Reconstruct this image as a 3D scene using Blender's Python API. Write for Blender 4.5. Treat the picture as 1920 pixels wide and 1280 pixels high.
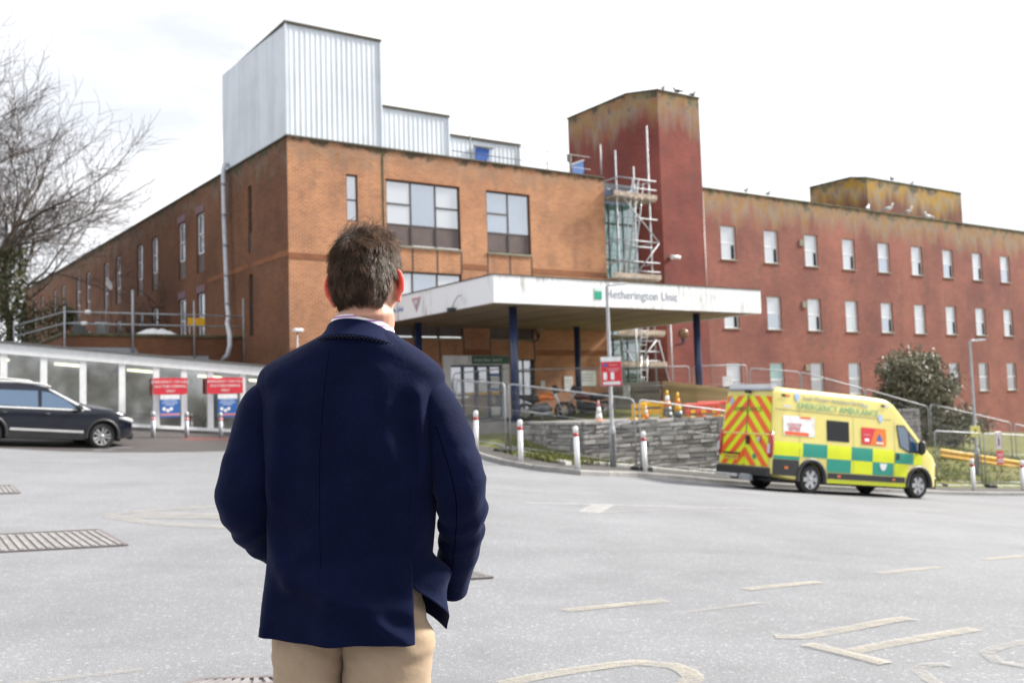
import bpy, bmesh, math, random
import numpy as np
from mathutils import Vector, Matrix, noise
R = math.radians
S = bpy.context.scene
for _o in list(bpy.data.objects): bpy.data.objects.remove(_o)
COL = S.collection

# ------------------------------------------------------------------ camera
CAM_H, PITCH, ROLL, FPX = 1.38, 0.066290, 0.03, 1867.0
cam_data = bpy.data.cameras.new('camera'); cam = bpy.data.objects.new('camera', cam_data); COL.objects.link(cam)
_f = Vector((0, math.cos(PITCH), math.sin(PITCH))); _u0 = Vector((0, -math.sin(PITCH), math.cos(PITCH))); _r0 = Vector((1, 0, 0))
_r = math.cos(ROLL)*_r0 - math.sin(ROLL)*_u0; _u = math.sin(ROLL)*_r0 + math.cos(ROLL)*_u0
cam.matrix_world = Matrix(((_r.x, _u.x, -_f.x, 0), (_r.y, _u.y, -_f.y, 0), (_r.z, _u.z, -_f.z, CAM_H), (0, 0, 0, 1)))
cam_data.sensor_width = 36.0; cam_data.lens = 36.0*FPX/1920; cam_data.clip_end = 3000; cam_data.clip_start = 0.05
cam_data.dof.use_dof = True; cam_data.dof.focus_distance = 2.42; cam_data.dof.aperture_fstop = 5.2; cam_data.dof.aperture_blades = 9
S.camera = cam

# ------------------------------------------------------------------ light
SUN_AZ, SUN_EL = 68.0, 36.0      # degrees right of the camera's heading, above the horizon
W = bpy.data.worlds.new('World'); S.world = W; W.use_nodes = True
wn = W.node_tree.nodes; wl = W.node_tree.links; wn.clear()
wo = wn.new('ShaderNodeOutputWorld'); bg = wn.new('ShaderNodeBackground'); bg.inputs[1].default_value = 0.10
sky = wn.new('ShaderNodeTexSky'); sky.sky_type = 'NISHITA'; sky.sun_disc = False
sky.sun_elevation = R(SUN_EL); sky.sun_rotation = R(SUN_AZ); sky.dust_density = 2.0
tc = wn.new('ShaderNodeTexCoord'); mp = wn.new('ShaderNodeMapping'); mp.inputs['Scale'].default_value = (1, 1, 2.6)
nz = wn.new('ShaderNodeTexNoise'); nz.inputs['Scale'].default_value = 2.3; nz.inputs['Detail'].default_value = 7; nz.inputs['Roughness'].default_value = 0.55
cr = wn.new('ShaderNodeValToRGB'); cr.color_ramp.elements[0].position = 0.30; cr.color_ramp.elements[0].color = (0.80, 0.80, 0.80, 1); cr.color_ramp.elements[1].position = 0.55; cr.color_ramp.elements[1].color = (1, 1, 1, 1)
cc = wn.new('ShaderNodeValToRGB'); cc.color_ramp.elements[0].position = 0.40; cc.color_ramp.elements[0].color = (3.55, 3.6, 3.7, 1); cc.color_ramp.elements[1].position = 0.66; cc.color_ramp.elements[1].color = (5.6, 5.65, 5.8, 1)
mx = wn.new('ShaderNodeMixRGB')
wl.new(tc.outputs['Generated'], mp.inputs[0]); wl.new(mp.outputs[0], nz.inputs['Vector'])
wl.new(nz.outputs[0], cr.inputs[0]); wl.new(nz.outputs[0], cc.inputs[0])
wl.new(cr.outputs[0], mx.inputs[0]); wl.new(sky.outputs[0], mx.inputs[1]); wl.new(cc.outputs[0], mx.inputs[2])
wl.new(mx.outputs[0], bg.inputs[0]); wl.new(bg.outputs[0], wo.inputs[0])
sun_d = bpy.data.lights.new('sun', 'SUN'); sun_d.energy = 3.6; sun_d.angle = R(10); sun_d.color = (1, 0.95, 0.87)
sun = bpy.data.objects.new('sun', sun_d); COL.objects.link(sun)
_d = Vector((math.sin(R(SUN_AZ))*math.cos(R(SUN_EL)), math.cos(R(SUN_AZ))*math.cos(R(SUN_EL)), math.sin(R(SUN_EL))))
sun.rotation_euler = _d.to_track_quat('Z', 'Y').to_euler(); sun.location = (20, 5, 30)
S.view_settings.view_transform = 'Standard'; S.view_settings.look = 'None'; S.view_settings.gamma = 1.0; S.view_settings.exposure = 1.46
S.view_settings.use_curve_mapping = False
S.render.engine = 'CYCLES'

# ------------------------------------------------------------------ helpers
rnd = random.Random(7)
def tag(o, label=None, cat=None, group=None, kind=None):
    if label: o['label'] = label
    if cat: o['category'] = cat
    if group: o['group'] = group
    if kind: o['kind'] = kind
    return o
def empty(name, loc=(0, 0, 0), rot=(0, 0, 0), label=None, cat=None, group=None):
    o = bpy.data.objects.new(name, None); COL.objects.link(o); o.location = loc; o.rotation_euler = rot; o.empty_display_size = 0.2
    return tag(o, label, cat, group)
def link_mesh(name, me, mat=None, parent=None, loc=None, rot=None):
    o = bpy.data.objects.new(name, me); COL.objects.link(o)
    if mat and not me.materials: me.materials.append(mat)
    if parent: o.parent = parent
    if loc: o.location = loc
    if rot: o.rotation_euler = rot
    return o
def copy_tree(o, parent=None):
    c = o.copy(); COL.objects.link(c); c.parent = parent
    for ch in list(o.children): copy_tree(ch, c)
    return c

class MB:
    """collects simple solids; build() links them as one mesh object"""
    def __init__(self): self.v = []; self.f = []; self.sm = []
    def add(self, vs, fs, smooth=False):
        b = len(self.v); self.v += [tuple(p) for p in vs]; self.f += [tuple(i+b for i in q) for q in fs]; self.sm += [smooth]*len(fs); return self
    def box(self, p0, p1, M=None):
        x0, y0, z0 = p0; x1, y1, z1 = p1
        vs = [Vector(p) for p in ((x0,y0,z0),(x1,y0,z0),(x1,y1,z0),(x0,y1,z0),(x0,y0,z1),(x1,y0,z1),(x1,y1,z1),(x0,y1,z1))]
        if M: vs = [M @ p for p in vs]
        return self.add(vs, [(0,3,2,1),(4,5,6,7),(0,1,5,4),(1,2,6,5),(2,3,7,6),(3,0,4,7)])
    def cbox(self, c, s, M=None):
        return self.box([c[i]-s[i]/2 for i in range(3)], [c[i]+s[i]/2 for i in range(3)], M)
    def bbox(self, p0, p1, b=0.01, M=None):
        """box with chamfered vertical and top edges"""
        x0, y0, z0 = p0; x1, y1, z1 = p1; vs = []
        for z, k in ((z0, 0), (z1-b, 0), (z1, b)):
            for x, y in ((x0+b+k,y0+k),(x1-b-k,y0+k),(x1-k,y0+b+k),(x1-k,y1-b-k),(x1-b-k,y1-k),(x0+b+k,y1-k),(x0+k,y1-b-k),(x0+k,y0+b+k)): vs.append(Vector((x,y,z)))
        if M: vs = [M @ p for p in vs]
        fs = [tuple(range(7,-1,-1)), tuple(range(16,24))]
        for r_ in (0, 8):
            for i in range(8): j = (i+1) % 8; fs.append((r_+i, r_+j, r_+8+j, r_+8+i))
        return self.add(vs, fs)
    def bar(self, a, b, w, h, up=(0,0,1)):
        a = Vector(a); b = Vector(b); d = (b-a).normalized(); u = Vector(up)
        if abs(d.dot(u)) > .99: u = Vector((0,1,0))
        s = d.cross(u).normalized(); u = s.cross(d)
        vs = [p + s*i*w/2 + u*j*h/2 for p in (a, b) for i, j in ((-1,-1),(1,-1),(1,1),(-1,1))]
        return self.add(vs, [(3,2,1,0),(4,5,6,7),(0,1,5,4),(1,2,6,5),(2,3,7,6),(3,0,4,7)])
    def tube(self, a, b, r0, r1=None, n=8, cap=True):
        return self.path([a, b], [r0, r1 if r1 is not None else r0], n, cap)
    def path(self, pts, r, n=8, cap=True):
        pts = [Vector(p) for p in pts]; m = len(pts)
        rr = r if isinstance(r, (list, tuple)) else [r]*m
        vs = []; ref = None
        for i, p in enumerate(pts):
            d = (pts[min(i+1, m-1)] - pts[max(i-1, 0)]).normalized()
            if ref is None:
                ref = Vector((0,0,1)) if abs(d.z) < .9 else Vector((1,0,0))
            s = d.cross(ref)
            if s.length < 1e-4: s = d.cross(Vector((1,0,0.3)))
            s.normalize(); u = s.cross(d); ref = u
            for k in range(n):
                a = 2*math.pi*k/n; vs.append(p + (s*math.cos(a) + u*math.sin(a))*rr[i])
        fs = []
        for i in range(m-1):
            for k in range(n):
                k2 = (k+1) % n; fs.append((i*n+k, i*n+k2, (i+1)*n+k2, (i+1)*n+k))
        self.add(vs, fs, n > 4)
        if cap and n >= 3:
            b = len(self.v) - len(vs)
            self.f.append(tuple(b+k for k in range(n-1, -1, -1))); self.f.append(tuple(b+(m-1)*n+k for k in range(n))); self.sm += [False, False]
        return self
    def lathe(self, prof, n=16, M=None, cap=True):
        """prof: list of (radius, z)"""
        vs = []
        for r_, z in prof:
            for k in range(n):
                a = 2*math.pi*k/n; p = Vector((r_*math.cos(a), r_*math.sin(a), z)); vs.append(M @ p if M else p)
        fs = []; m = len(prof)
        for i in range(m-1):
            for k in range(n):
                k2 = (k+1) % n; fs.append((i*n+k, i*n+k2, (i+1)*n+k2, (i+1)*n+k))
        self.add(vs, fs, True)
        if cap:
            b = len(self.v) - len(vs)
            self.f.append(tuple(b+k for k in range(n-1,-1,-1))); self.f.append(tuple(b+(m-1)*n+k for k in range(n))); self.sm += [False, False]
        return self
    def prism(self, pts, a, b, axis='y', M=None):
        """polygon pts (2D) extruded from a to b along an axis"""
        def P(p, t): return {'x': Vector((t,p[0],p[1])), 'y': Vector((p[0],t,p[1])), 'z': Vector((p[0],p[1],t))}[axis]
        n = len(pts); vs = [P(p,a) for p in pts] + [P(p,b) for p in pts]
        if M: vs = [M @ v for v in vs]
        fs = [tuple(range(n)), tuple(range(2*n-1, n-1, -1))] + [(i+n, (i+1) % n + n, (i+1) % n, i) for i in range(n)]
        return self.add(vs, fs)
    def grid(self, P, nu, nv, smooth=True, closeu=False):
        vs = [P(i, j) for j in range(nv) for i in range(nu)]; fs = []
        for j in range(nv-1):
            for i in range(nu if closeu else nu-1):
                i2 = (i+1) % nu; fs.append((j*nu+i, j*nu+i2, (j+1)*nu+i2, (j+1)*nu+i))
        return self.add(vs, fs, smooth)
    def mesh(self, name, mat=None, fix=False):
        me = bpy.data.meshes.new(name); me.from_pydata(self.v, [], self.f)
        me.polygons.foreach_set('use_smooth', self.sm)
        if fix:
            b = bmesh.new(); b.from_mesh(me); bmesh.ops.recalc_face_normals(b, faces=b.faces); b.to_mesh(me); b.free()
        if mat: me.materials.append(mat)
        me.update(); return me
    def build(self, name, mat=None, parent=None, loc=None, rot=None, fix=True):
        return link_mesh(name, self.mesh(name, mat, fix), None, parent, loc, rot)

def text(name, body, size, mat, parent, loc, rot, depth=0.004, align='LEFT', spacing=1.0, stretch=None):
    cu = bpy.data.curves.new(name, 'FONT'); cu.body = body; cu.size = size; cu.extrude = depth; cu.align_x = align; cu.align_y = 'CENTER'; cu.space_character = spacing; cu.resolution_u = 3
    o = bpy.data.objects.new(name, cu); COL.objects.link(o)
    dg = bpy.context.evaluated_depsgraph_get(); me = bpy.data.meshes.new_from_object(o.evaluated_get(dg)); me.name = name
    bpy.data.objects.remove(o); me.materials.clear(); me.materials.append(mat)
    q = link_mesh(name, me, None, parent, loc, rot)
    if stretch: q.scale = stretch
    return q

# ------------------------------------------------------------------ materials
MATS = {}
class NT:
    def __init__(self, name):
        self.m = bpy.data.materials.new(name); self.m.use_nodes = True; self.t = self.m.node_tree; self.n = self.t.nodes; self.l = self.t.links
        self.b = self.n['Principled BSDF']; MATS[name] = self.m
        self.tc = None
    def obj(self):
        if not self.tc: self.tc = self.n.new('ShaderNodeTexCoord')
        return self.tc.outputs['Object']
    def nrm(self):
        self.obj(); return self.tc.outputs['Normal']
    def map(self, vec=None, scale=(1,1,1), loc=(0,0,0)):
        q = self.n.new('ShaderNodeMapping'); q.inputs['Scale'].default_value = scale; q.inputs['Location'].default_value = loc
        self.l.new(vec or self.obj(), q.inputs[0]); return q.outputs[0]
    def noise(self, scale, detail=4, rough=.55, vec=None, dist=0):
        q = self.n.new('ShaderNodeTexNoise'); q.inputs['Scale'].default_value = scale; q.inputs['Detail'].default_value = detail; q.inputs['Roughness'].default_value = rough; q.inputs['Distortion'].default_value = dist
        self.l.new(vec or self.obj(), q.inputs['Vector']); return q.outputs[0]
    def vor(self, scale, vec=None, out=0, feature='F1'):
        q = self.n.new('ShaderNodeTexVoronoi'); q.inputs['Scale'].default_value = scale; q.feature = feature
        self.l.new(vec or self.obj(), q.inputs['Vector']); return q.outputs[out]
    def ramp(self, fac, stops, interp='LINEAR'):
        q = self.n.new('ShaderNodeValToRGB'); e = q.color_ramp.elements; q.color_ramp.interpolation = interp
        while len(e) < len(stops): e.new(.5)
        for k, (p_, c) in enumerate(stops):
            e[k].position = p_; e[k].color = (c, c, c, 1) if isinstance(c, (int, float)) else (*c, 1)
        self.l.new(fac, q.inputs[0]); return q.outputs[0]
    def mix(self, fac, a, b, mode='MIX'):
        q = self.n.new('ShaderNodeMixRGB'); q.blend_type = mode
        for k, x in ((0, fac), (1, a), (2, b)):
            if isinstance(x, (int, float)): q.inputs[k].default_value = x if k == 0 else (x, x, x, 1)
            elif isinstance(x, (tuple, list)): q.inputs[k].default_value = (*x, 1)
            else: self.l.new(x, q.inputs[k])
        return q.outputs[0]
    def math(self, op, a, b=0.0, c=0.0):
        q = self.n.new('ShaderNodeMath'); q.operation = op
        for k, x in ((0, a), (1, b), (2, c)):
            if isinstance(x, (int, float)): q.inputs[k].default_value = x
            else: self.l.new(x, q.inputs[k])
        return q.outputs[0]
    def sep(self, v):
        q = self.n.new('ShaderNodeSeparateXYZ'); self.l.new(v, q.inputs[0]); return q.outputs
    def comb(self, x, y, z):
        q = self.n.new('ShaderNodeCombineXYZ')
        for k, v in enumerate((x, y, z)):
            if isinstance(v, (int, float)): q.inputs[k].default_value = v
            else: self.l.new(v, q.inputs[k])
        return q.outputs[0]
    def bump(self, h, strength=.3, dist=.01, prev=None):
        q = self.n.new('ShaderNodeBump'); q.inputs['Strength'].default_value = strength; q.inputs['Distance'].default_value = dist
        self.l.new(h, q.inputs['Height'])
        if prev: self.l.new(prev, q.inputs['Normal'])
        self.l.new(q.outputs[0], self.b.inputs['Normal']); return q.outputs[0]
    def set(self, **k):
        for a, v in k.items():
            s = self.b.inputs[{'col':'Base Color','rough':'Roughness','metal':'Metallic','spec':'Specular IOR Level','sss':'Subsurface Weight','coat':'Coat Weight','trans':'Transmission Weight','sheen':'Sheen Weight','alpha':'Alpha','ior':'IOR'}[a]]
            if isinstance(v, (int, float)): s.default_value = v
            elif isinstance(v, (tuple, list)): s.default_value = (*v, 1)
            else: self.l.new(v, s)
        return self.m
def plain(name, col, rough=.5, metal=0., var=.12, scale=6., bump=0., coat=0., spec=.5):
    """paint or plastic with slight uneven tone and dirt"""
    t = NT(name); n = t.noise(scale, 5)
    dk = tuple(c*(1-var*1.6) for c in col); lt = tuple(min(1, c*(1+var)) for c in col)
    t.set(col=t.ramp(n, [(.3, dk), (.7, lt)]), rough=t.math('ADD', rough-.06, t.math('MULTIPLY', n, .12)), metal=metal, coat=coat, spec=spec)
    if bump: t.bump(t.noise(scale*8, 4), bump, .004)
    return t.m

def wall_uv(t):
    """(distance along the wall, height) in metres for any upright face"""
    o = t.sep(t.obj()); n = t.sep(t.nrm())
    u = t.math('SUBTRACT', t.math('MULTIPLY', o[1], n[0]), t.math('MULTIPLY', o[0], n[1]))
    return u, o[2]
def brick(name, c1, c2, mortar, moss_top=None, moss_h=1.2, soot=(.10,.075,.06), lichen=(.30,.22,.04), lich_amt=.5, algae=(.10,.11,.035), seed=0.):
    t = NT(name); u, z = wall_uv(t); uv = t.comb(u, z, 0.0)
    q = t.n.new('ShaderNodeTexBrick'); t.l.new(uv, q.inputs['Vector'])
    q.inputs['Scale'].default_value = 1.0; q.inputs['Brick Width'].default_value = .225; q.inputs['Row Height'].default_value = .075; q.inputs['Mortar Size'].default_value = .012; q.inputs['Mortar Smooth'].default_value = .2; q.inputs['Bias'].default_value = -.1
    q.inputs['Color1'].default_value = (*c1, 1); q.inputs['Color2'].default_value = (*c2, 1); q.inputs['Mortar'].default_value = (*mortar, 1)
    p3 = t.comb(u, seed, z)
    big = t.noise(.35, 5, .6, p3); mid = t.noise(1.7, 6, .65, p3); st = t.noise(1.0, 6, .6, t.map(p3, (1.3, 1, .26)))
    col = t.mix(1.0, q.outputs['Color'], t.ramp(big, [(.3, (.64, .60, .62)), (.7, (1.18, 1.12, 1.02))]), 'MULTIPLY')
    col = t.mix(t.ramp(t.math('MULTIPLY', mid, st), [(.26, 0.), (.42, .45)]), col, soot)
    if moss_top is not None:
        hgt = t.math('DIVIDE', t.math('SUBTRACT', z, moss_top - moss_h), moss_h)       # 0..1 up the stained band
        f = t.math('ADD', hgt, t.math('MULTIPLY', t.math('SUBTRACT', st, .5), 2.0))
        col = t.mix(t.ramp(f, [(.15, 0.), (.75, lich_amt), (1.0, lich_amt*.7)]), col, t.mix(t.ramp(mid, [(.4, 0.), (.62, 1.)]), lichen, (.30,.27,.22)))
        g = t.math('ADD', hgt, t.math('MULTIPLY', t.math('SUBTRACT', mid, .5), 1.6))
        col = t.mix(t.ramp(g, [(.82, 0.), (1.02, .85)]), col, t.mix(t.ramp(st, [(.4, 0.), (.6, 1.)]), algae, (.055,.05,.035)))
    t.set(col=col, rough=.9, spec=.25)
    t.bump(t.math('ADD', q.outputs['Fac'], t.math('MULTIPLY', mid, -.5)), .35, .01)
    return t.m
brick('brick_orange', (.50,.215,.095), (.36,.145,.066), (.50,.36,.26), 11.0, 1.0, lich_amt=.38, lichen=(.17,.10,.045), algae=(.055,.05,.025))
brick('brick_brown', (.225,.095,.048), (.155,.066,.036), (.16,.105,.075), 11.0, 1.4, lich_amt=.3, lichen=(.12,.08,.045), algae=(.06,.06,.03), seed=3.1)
brick('brick_red', (.30,.085,.066), (.215,.060,.050), (.30,.185,.155), 11.3, 2.0, lich_amt=.74, lichen=(.33,.225,.085), algae=(.16,.15,.07), seed=5.3)
brick('brick_tower', (.26,.056,.046), (.195,.042,.036), (.22,.11,.095), 15.4, 2.3, lich_amt=.70, lichen=(.30,.225,.08), algae=(.17,.16,.08), seed=8.7)
brick('brick_hut', (.22,.085,.055), (.17,.06,.045), (.17,.11,.08), 2.6, 2.0, lich_amt=.95, lichen=(.42,.25,.035), algae=(.16,.14,.07), seed=12.)

def asphalt(name, base, warm=0., speck=.5):
    t = NT(name); o = t.obj()
    fine = t.noise(70, 3, .7); sp = t.vor(110, out=0); big = t.noise(.22, 6, .6); mid = t.noise(1.5, 6, .65)
    c = t.ramp(fine, [(.25, tuple(b*.70 for b in base)), (.75, tuple(b*1.25 for b in base))])
    c = t.mix(t.ramp(t.vor(62, out=1), [(.78, 0.), (.92, speck)]), c, tuple(min(1, b*2.1) for b in base))
    c = t.mix(1.0, c, t.ramp(t.math('ADD', t.math('MULTIPLY', big, .6), t.math('MULTIPLY', mid, .4)), [(.33, .80), (.66, 1.12)]), 'MULTIPLY')
    c = t.mix(t.ramp(t.noise(.7, 5, .6, t.map(o, (.35, 1.6, 1), (4, 2, 0))), [(.56, 0.), (.72, .30)]), c, tuple(b*.62 for b in base))
    cr_ = t.vor(.55, t.map(o, (1, 1, 0)), 0, 'DISTANCE_TO_EDGE')
    c = t.mix(t.ramp(t.math('ADD', cr_, t.math('MULTIPLY', t.noise(2.5, 5), .06)), [(.022, .16), (.034, 0.)]), c, tuple(b*.5 for b in base))
    c = t.mix(t.ramp(t.noise(.42, 4, .5, t.map(o, (1,1,1), (7,3,0))), [(.58, 0.), (.66, .22)]), c, tuple(b*.60 for b in base))
    c = t.mix(t.ramp(t.noise(1.1, 3, .4, t.map(o, (1,1,1), (1,9,0))), [(.70, 0.), (.78, .35)]), c, tuple(b*.45 for b in base))
    t.set(col=c, rough=t.ramp(mid, [(.3, .82), (.7, .95)]), spec=.3)
    t.bump(t.math('ADD', fine, t.math('MULTIPLY', sp, .6)), .55, .006); return t.m
asphalt('asphalt', (.200,.205,.219))
asphalt('asphalt_dark', (.075,.068,.068), speck=.3)
asphalt('paving', (.085,.082,.080), speck=.3)
def paint_mark(name, col, wear=.5):
    t = NT(name); fine = t.noise(60, 4, .7); mid = t.noise(5, 6, .7)
    f = t.ramp(t.math('ADD', t.math('MULTIPLY', fine, .5), t.math('MULTIPLY', mid, .5)), [(wear-.16, 1.), (wear+.16, .30)])
    t.set(col=col, rough=.8, alpha=t.math('SUBTRACT', 1.0, f)); return t.m
paint_mark('line_white', (.50,.50,.49), .48)
paint_mark('line_cream', (.42,.385,.32), .47)
paint_mark('line_faded', (.38,.36,.32), .54)
paint_mark('red_surface', (.26,.085,.075), .48)
def concrete(name, col, dirt=.5):
    t = NT(name); a = t.noise(1.8, 7, .65); b_ = t.noise(30, 4, .6)
    c = t.ramp(a, [(.28, tuple(x*.55 for x in col)), (.7, col)]); c = t.mix(t.ramp(b_, [(.35, dirt), (.6, 0.)]), c, tuple(x*.6 for x in col))
    t.set(col=c, rough=.9, spec=.3); t.bump(b_, .3, .005); return t.m
concrete('kerb_stone', (.40,.39,.38)); concrete('edging_stone', (.52,.52,.51), .3); concrete('concrete', (.30,.29,.28)); concrete('sill_stone', (.34,.31,.24), .7); concrete('concrete_dark', (.13,.125,.12))
def stone(name, base):
    t = NT(name); oi = t.n.new('ShaderNodeObjectInfo'); r_ = oi.outputs['Random']
    a = t.noise(6, 6, .65); c = t.ramp(r_, [(0., tuple(b*.55 for b in base)), (.5, base), (.93, tuple(b*1.35 for b in base)), (1., (.40,.41,.43))])
    c = t.mix(t.ramp(a, [(.32, .5), (.6, 0.)]), c, tuple(b*.5 for b in base)); t.set(col=c, rough=.92, spec=.25); t.bump(a, .6, .02); return t.m
stone('stone', (.33,.32,.31))
def grassmat(name, c1, c2):
    t = NT(name); a = t.noise(3.5, 5, .7); b_ = t.noise(.9, 4)
    c = t.ramp(a, [(.3, c1), (.7, c2)]); c = t.mix(t.ramp(b_, [(.5, 0.), (.66, .6)]), c, (.13,.105,.045)); t.set(col=c, rough=.95, spec=.2); t.bump(a, .8, .05); return t.m
grassmat('grass', (.07,.09,.022), (.19,.19,.065)); grassmat('grass_blade', (.085,.12,.028), (.26,.26,.095))
def corrug(name, col, dirt):
    t = NT(name); o = t.sep(t.obj()); st = t.noise(1.3, 6, .6, t.map(t.obj(), (1.6, 1.6, .14))); mid = t.noise(.8, 5)
    c = t.ramp(t.math('ADD', t.math('MULTIPLY', st, .6), t.math('MULTIPLY', mid, .4)), [(.38, tuple(x*dirt for x in col)), (.58, col)])
    c = t.mix(t.ramp(t.noise(14, 5, .7), [(.3, .25), (.45, 0.)]), c, (.35,.36,.34)); t.set(col=c, rough=.45, spec=.4); return t.m
corrug('cladding', (.66,.715,.77), .82)
def fascia(name):
    t = NT(name); o = t.sep(t.obj()); st = t.noise(2.4, 7, .65, t.map(t.obj(), (2.2, 2.2, .5))); md = t.noise(.55, 3, .5)
    f = t.math('MULTIPLY', t.ramp(st, [(.46, 0.), (.62, 1.)]), t.ramp(md, [(.46, 0.), (.60, .8)]))
    t.set(col=t.mix(f, (.80,.81,.83), (.30,.29,.26)), rough=.55); return t.m
fascia('white_fascia')
def galv(name, col, rough=.42):
    t = NT(name); a = t.vor(14, out=1); b_ = t.noise(5, 5)
    t.set(col=t.mix(1.0, t.ramp(b_, [(.3, tuple(c*.7 for c in col)), (.7, col)]), t.ramp(a, [(0., .85), (1., 1.1)]), 'MULTIPLY'), metal=.45, rough=rough); return t.m
galv('galvanised', (.46,.48,.51), .6); galv('alloy', (.62,.63,.65), .3); galv('steel_dark', (.20,.21,.22), .5)
plain('white_paint', (.78,.79,.80), .4); plain('white_plastic', (.80,.81,.82), .35, var=.05); plain('grey_pipe', (.55,.58,.63), .4)
plain('navy_paint', (.018,.035,.095), .35, coat=.3); plain('black_plastic', (.022,.023,.025), .5, bump=.2); plain('rubber', (.02,.02,.021), .75, bump=.3)
plain('bronze_frame', (.055,.042,.036), .45); plain('spandrel', (.105,.075,.070), .5, scale=3); plain('purple_lintel', (.20,.115,.14), .7)
plain('blue_door', (.02,.10,.42), .4); plain('blue_door_pale', (.18,.34,.72), .45); plain('red_paint', (.42,.02,.025), .4); plain('sign_red', (.62,.025,.045), .4, var=.05); plain('sign_red_dark', (.5,.03,.035), .4, var=.06)
plain('sign_blue', (.03,.13,.42), .4, var=.05); plain('sign_green', (.01,.32,.20), .4, var=.05); plain('dark_green', (.03,.12,.07), .5); plain('sign_yellow', (.75,.70,.22), .4, var=.05); plain('sign_pink', (.62,.25,.28), .4)
plain('letter_white', (.85,.85,.85), .4, var=.02); plain('letter_grey', (.27,.31,.38), .45, var=.05); plain('letter_green', (.16,.42,.27), .4, var=.05); plain('letter_dark', (.05,.05,.06), .5)
plain('yellow_plastic', (.80,.44,.01), .45); plain('orange_plastic', (.80,.20,.015), .45); plain('red_plastic', (.62,.075,.055), .45); plain('guard_yellow', (.78,.44,.02), .5)
plain('timber_fresh', (.62,.46,.24), .75, var=.25, scale=9, bump=.3); plain('timber_grey', (.27,.25,.21), .85, var=.3, scale=9, bump=.3); plain('board', (.42,.34,.27), .85, var=.25, scale=5)
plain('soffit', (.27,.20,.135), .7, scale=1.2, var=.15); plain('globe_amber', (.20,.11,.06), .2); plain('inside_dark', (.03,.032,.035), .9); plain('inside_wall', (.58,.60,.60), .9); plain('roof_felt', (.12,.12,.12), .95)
plain('gull_white', (.80,.81,.82), .7, var=.05); plain('bird_dark', (.06,.06,.065), .7); plain('bark', (.085,.068,.052), .95, var=.35, scale=5, bump=.6); plain('twig', (.085,.064,.054), .9, var=.3)
plain('tarpaulin', (.38,.47,.66), .4, var=.2, scale=2); plain('cover_grey', (.30,.32,.35), .6, scale=3)
def leafmat(name, a, b_):
    t = NT(name); oi = t.noise(1.6, 3); c = t.ramp(oi, [(.3, a), (.7, b_)]); t.set(col=c, rough=.5, spec=.4); return t.m
leafmat('leaf_olive', (.075,.078,.048), (.25,.235,.16)); leafmat('leaf_ivy', (.040,.046,.018), (.095,.10,.04)); leafmat('bare_wood', (.10,.08,.065), (.20,.165,.14))
def glassmat(name, tint, gloss=.5, rough=.03, wob=.25):
    """window pane seen from outside in daylight: mirror of the surroundings over a dim room"""
    t = NT(name); t.set(col=tint, rough=.25, spec=.5 if gloss > .05 else .1)
    g = t.n.new('ShaderNodeBsdfGlossy'); g.inputs['Roughness'].default_value = rough; g.inputs['Color'].default_value = (.92,.95,1,1)
    bp = t.n.new('ShaderNodeBump'); bp.inputs['Strength'].default_value = wob; bp.inputs['Distance'].default_value = .03; t.l.new(t.noise(1.1, 3), bp.inputs['Height']); t.l.new(bp.outputs[0], g.inputs['Normal'])
    m = t.n.new('ShaderNodeMixShader'); m.inputs[0].default_value = gloss
    t.l.new(t.b.outputs[0], m.inputs[1]); t.l.new(g.outputs[0], m.inputs[2]); t.l.new(m.outputs[0], t.n['Material Output'].inputs[0]); return t.m
glassmat('glass', (.035,.045,.055), .42); glassmat('glass_blind', (.46,.48,.50), .30); glassmat('glass_blue', (.10,.15,.22), .42); glassmat('glass_green', (.10,.30,.26), .25); glassmat('glass_dark', (.006,.007,.008), .03); glassmat('glass_car', (.016,.06,.125), .15)  # glass_car has a blue reflection put into its tint
def seeglass(name):
    t = NT(name); tr = t.n.new('ShaderNodeBsdfTransparent'); tr.inputs[0].default_value = (.88,.93,.92,1)
    g = t.n.new('ShaderNodeBsdfGlossy'); g.inputs['Roughness'].default_value = .06; m = t.n.new('ShaderNodeMixShader'); m.inputs[0].default_value = .34
    t.l.new(tr.outputs[0], m.inputs[1]); t.l.new(g.outputs[0], m.inputs[2]); t.l.new(m.outputs[0], t.n['Material Output'].inputs[0]); return t.m
seeglass('glass_clear')
def lampmat(name, col, e):
    t = NT(name); t.set(col=col); t.b.inputs['Emission Color'].default_value = (*col, 1); t.b.inputs['Emission Strength'].default_value = e; return t.m
lampmat('lamp_warm', (1, .86, .55), 2.2); lampmat('lamp_white', (1, .97, .9), 3.0)
def carpaint(name, col, rough=.25, coat=1., var=.05):
    t = NT(name); n = t.noise(1.5, 5); z = t.sep(t.obj())[2]
    grime = t.math('MULTIPLY', t.ramp(t.math('ADD', z, t.math('MULTIPLY', t.noise(7, 5, .7), .5)), [(.40, .38), (.85, 0.)]), t.ramp(t.noise(16, 5, .7), [(.3, 1.), (.7, .35)]))     # road dirt thrown up by the wheels
    t.set(col=t.mix(grime, t.ramp(n, [(.3, tuple(c*(1-var*2) for c in col)), (.7, col)]), (.10,.09,.075)), rough=rough, coat=coat, spec=.5); t.b.inputs['Coat Roughness'].default_value = .05; return t.m
carpaint('car_navy', (.003,.005,.014), .15, coat=.35); carpaint('car_silver', (.62,.63,.64), .25); carpaint('amb_yellow', (.76,.66,.19), .35, .5); carpaint('hi_vis_yellow', (.72,.80,.0), .4, .3); carpaint('hi_vis_green', (.005,.29,.21), .4, .3)
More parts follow.
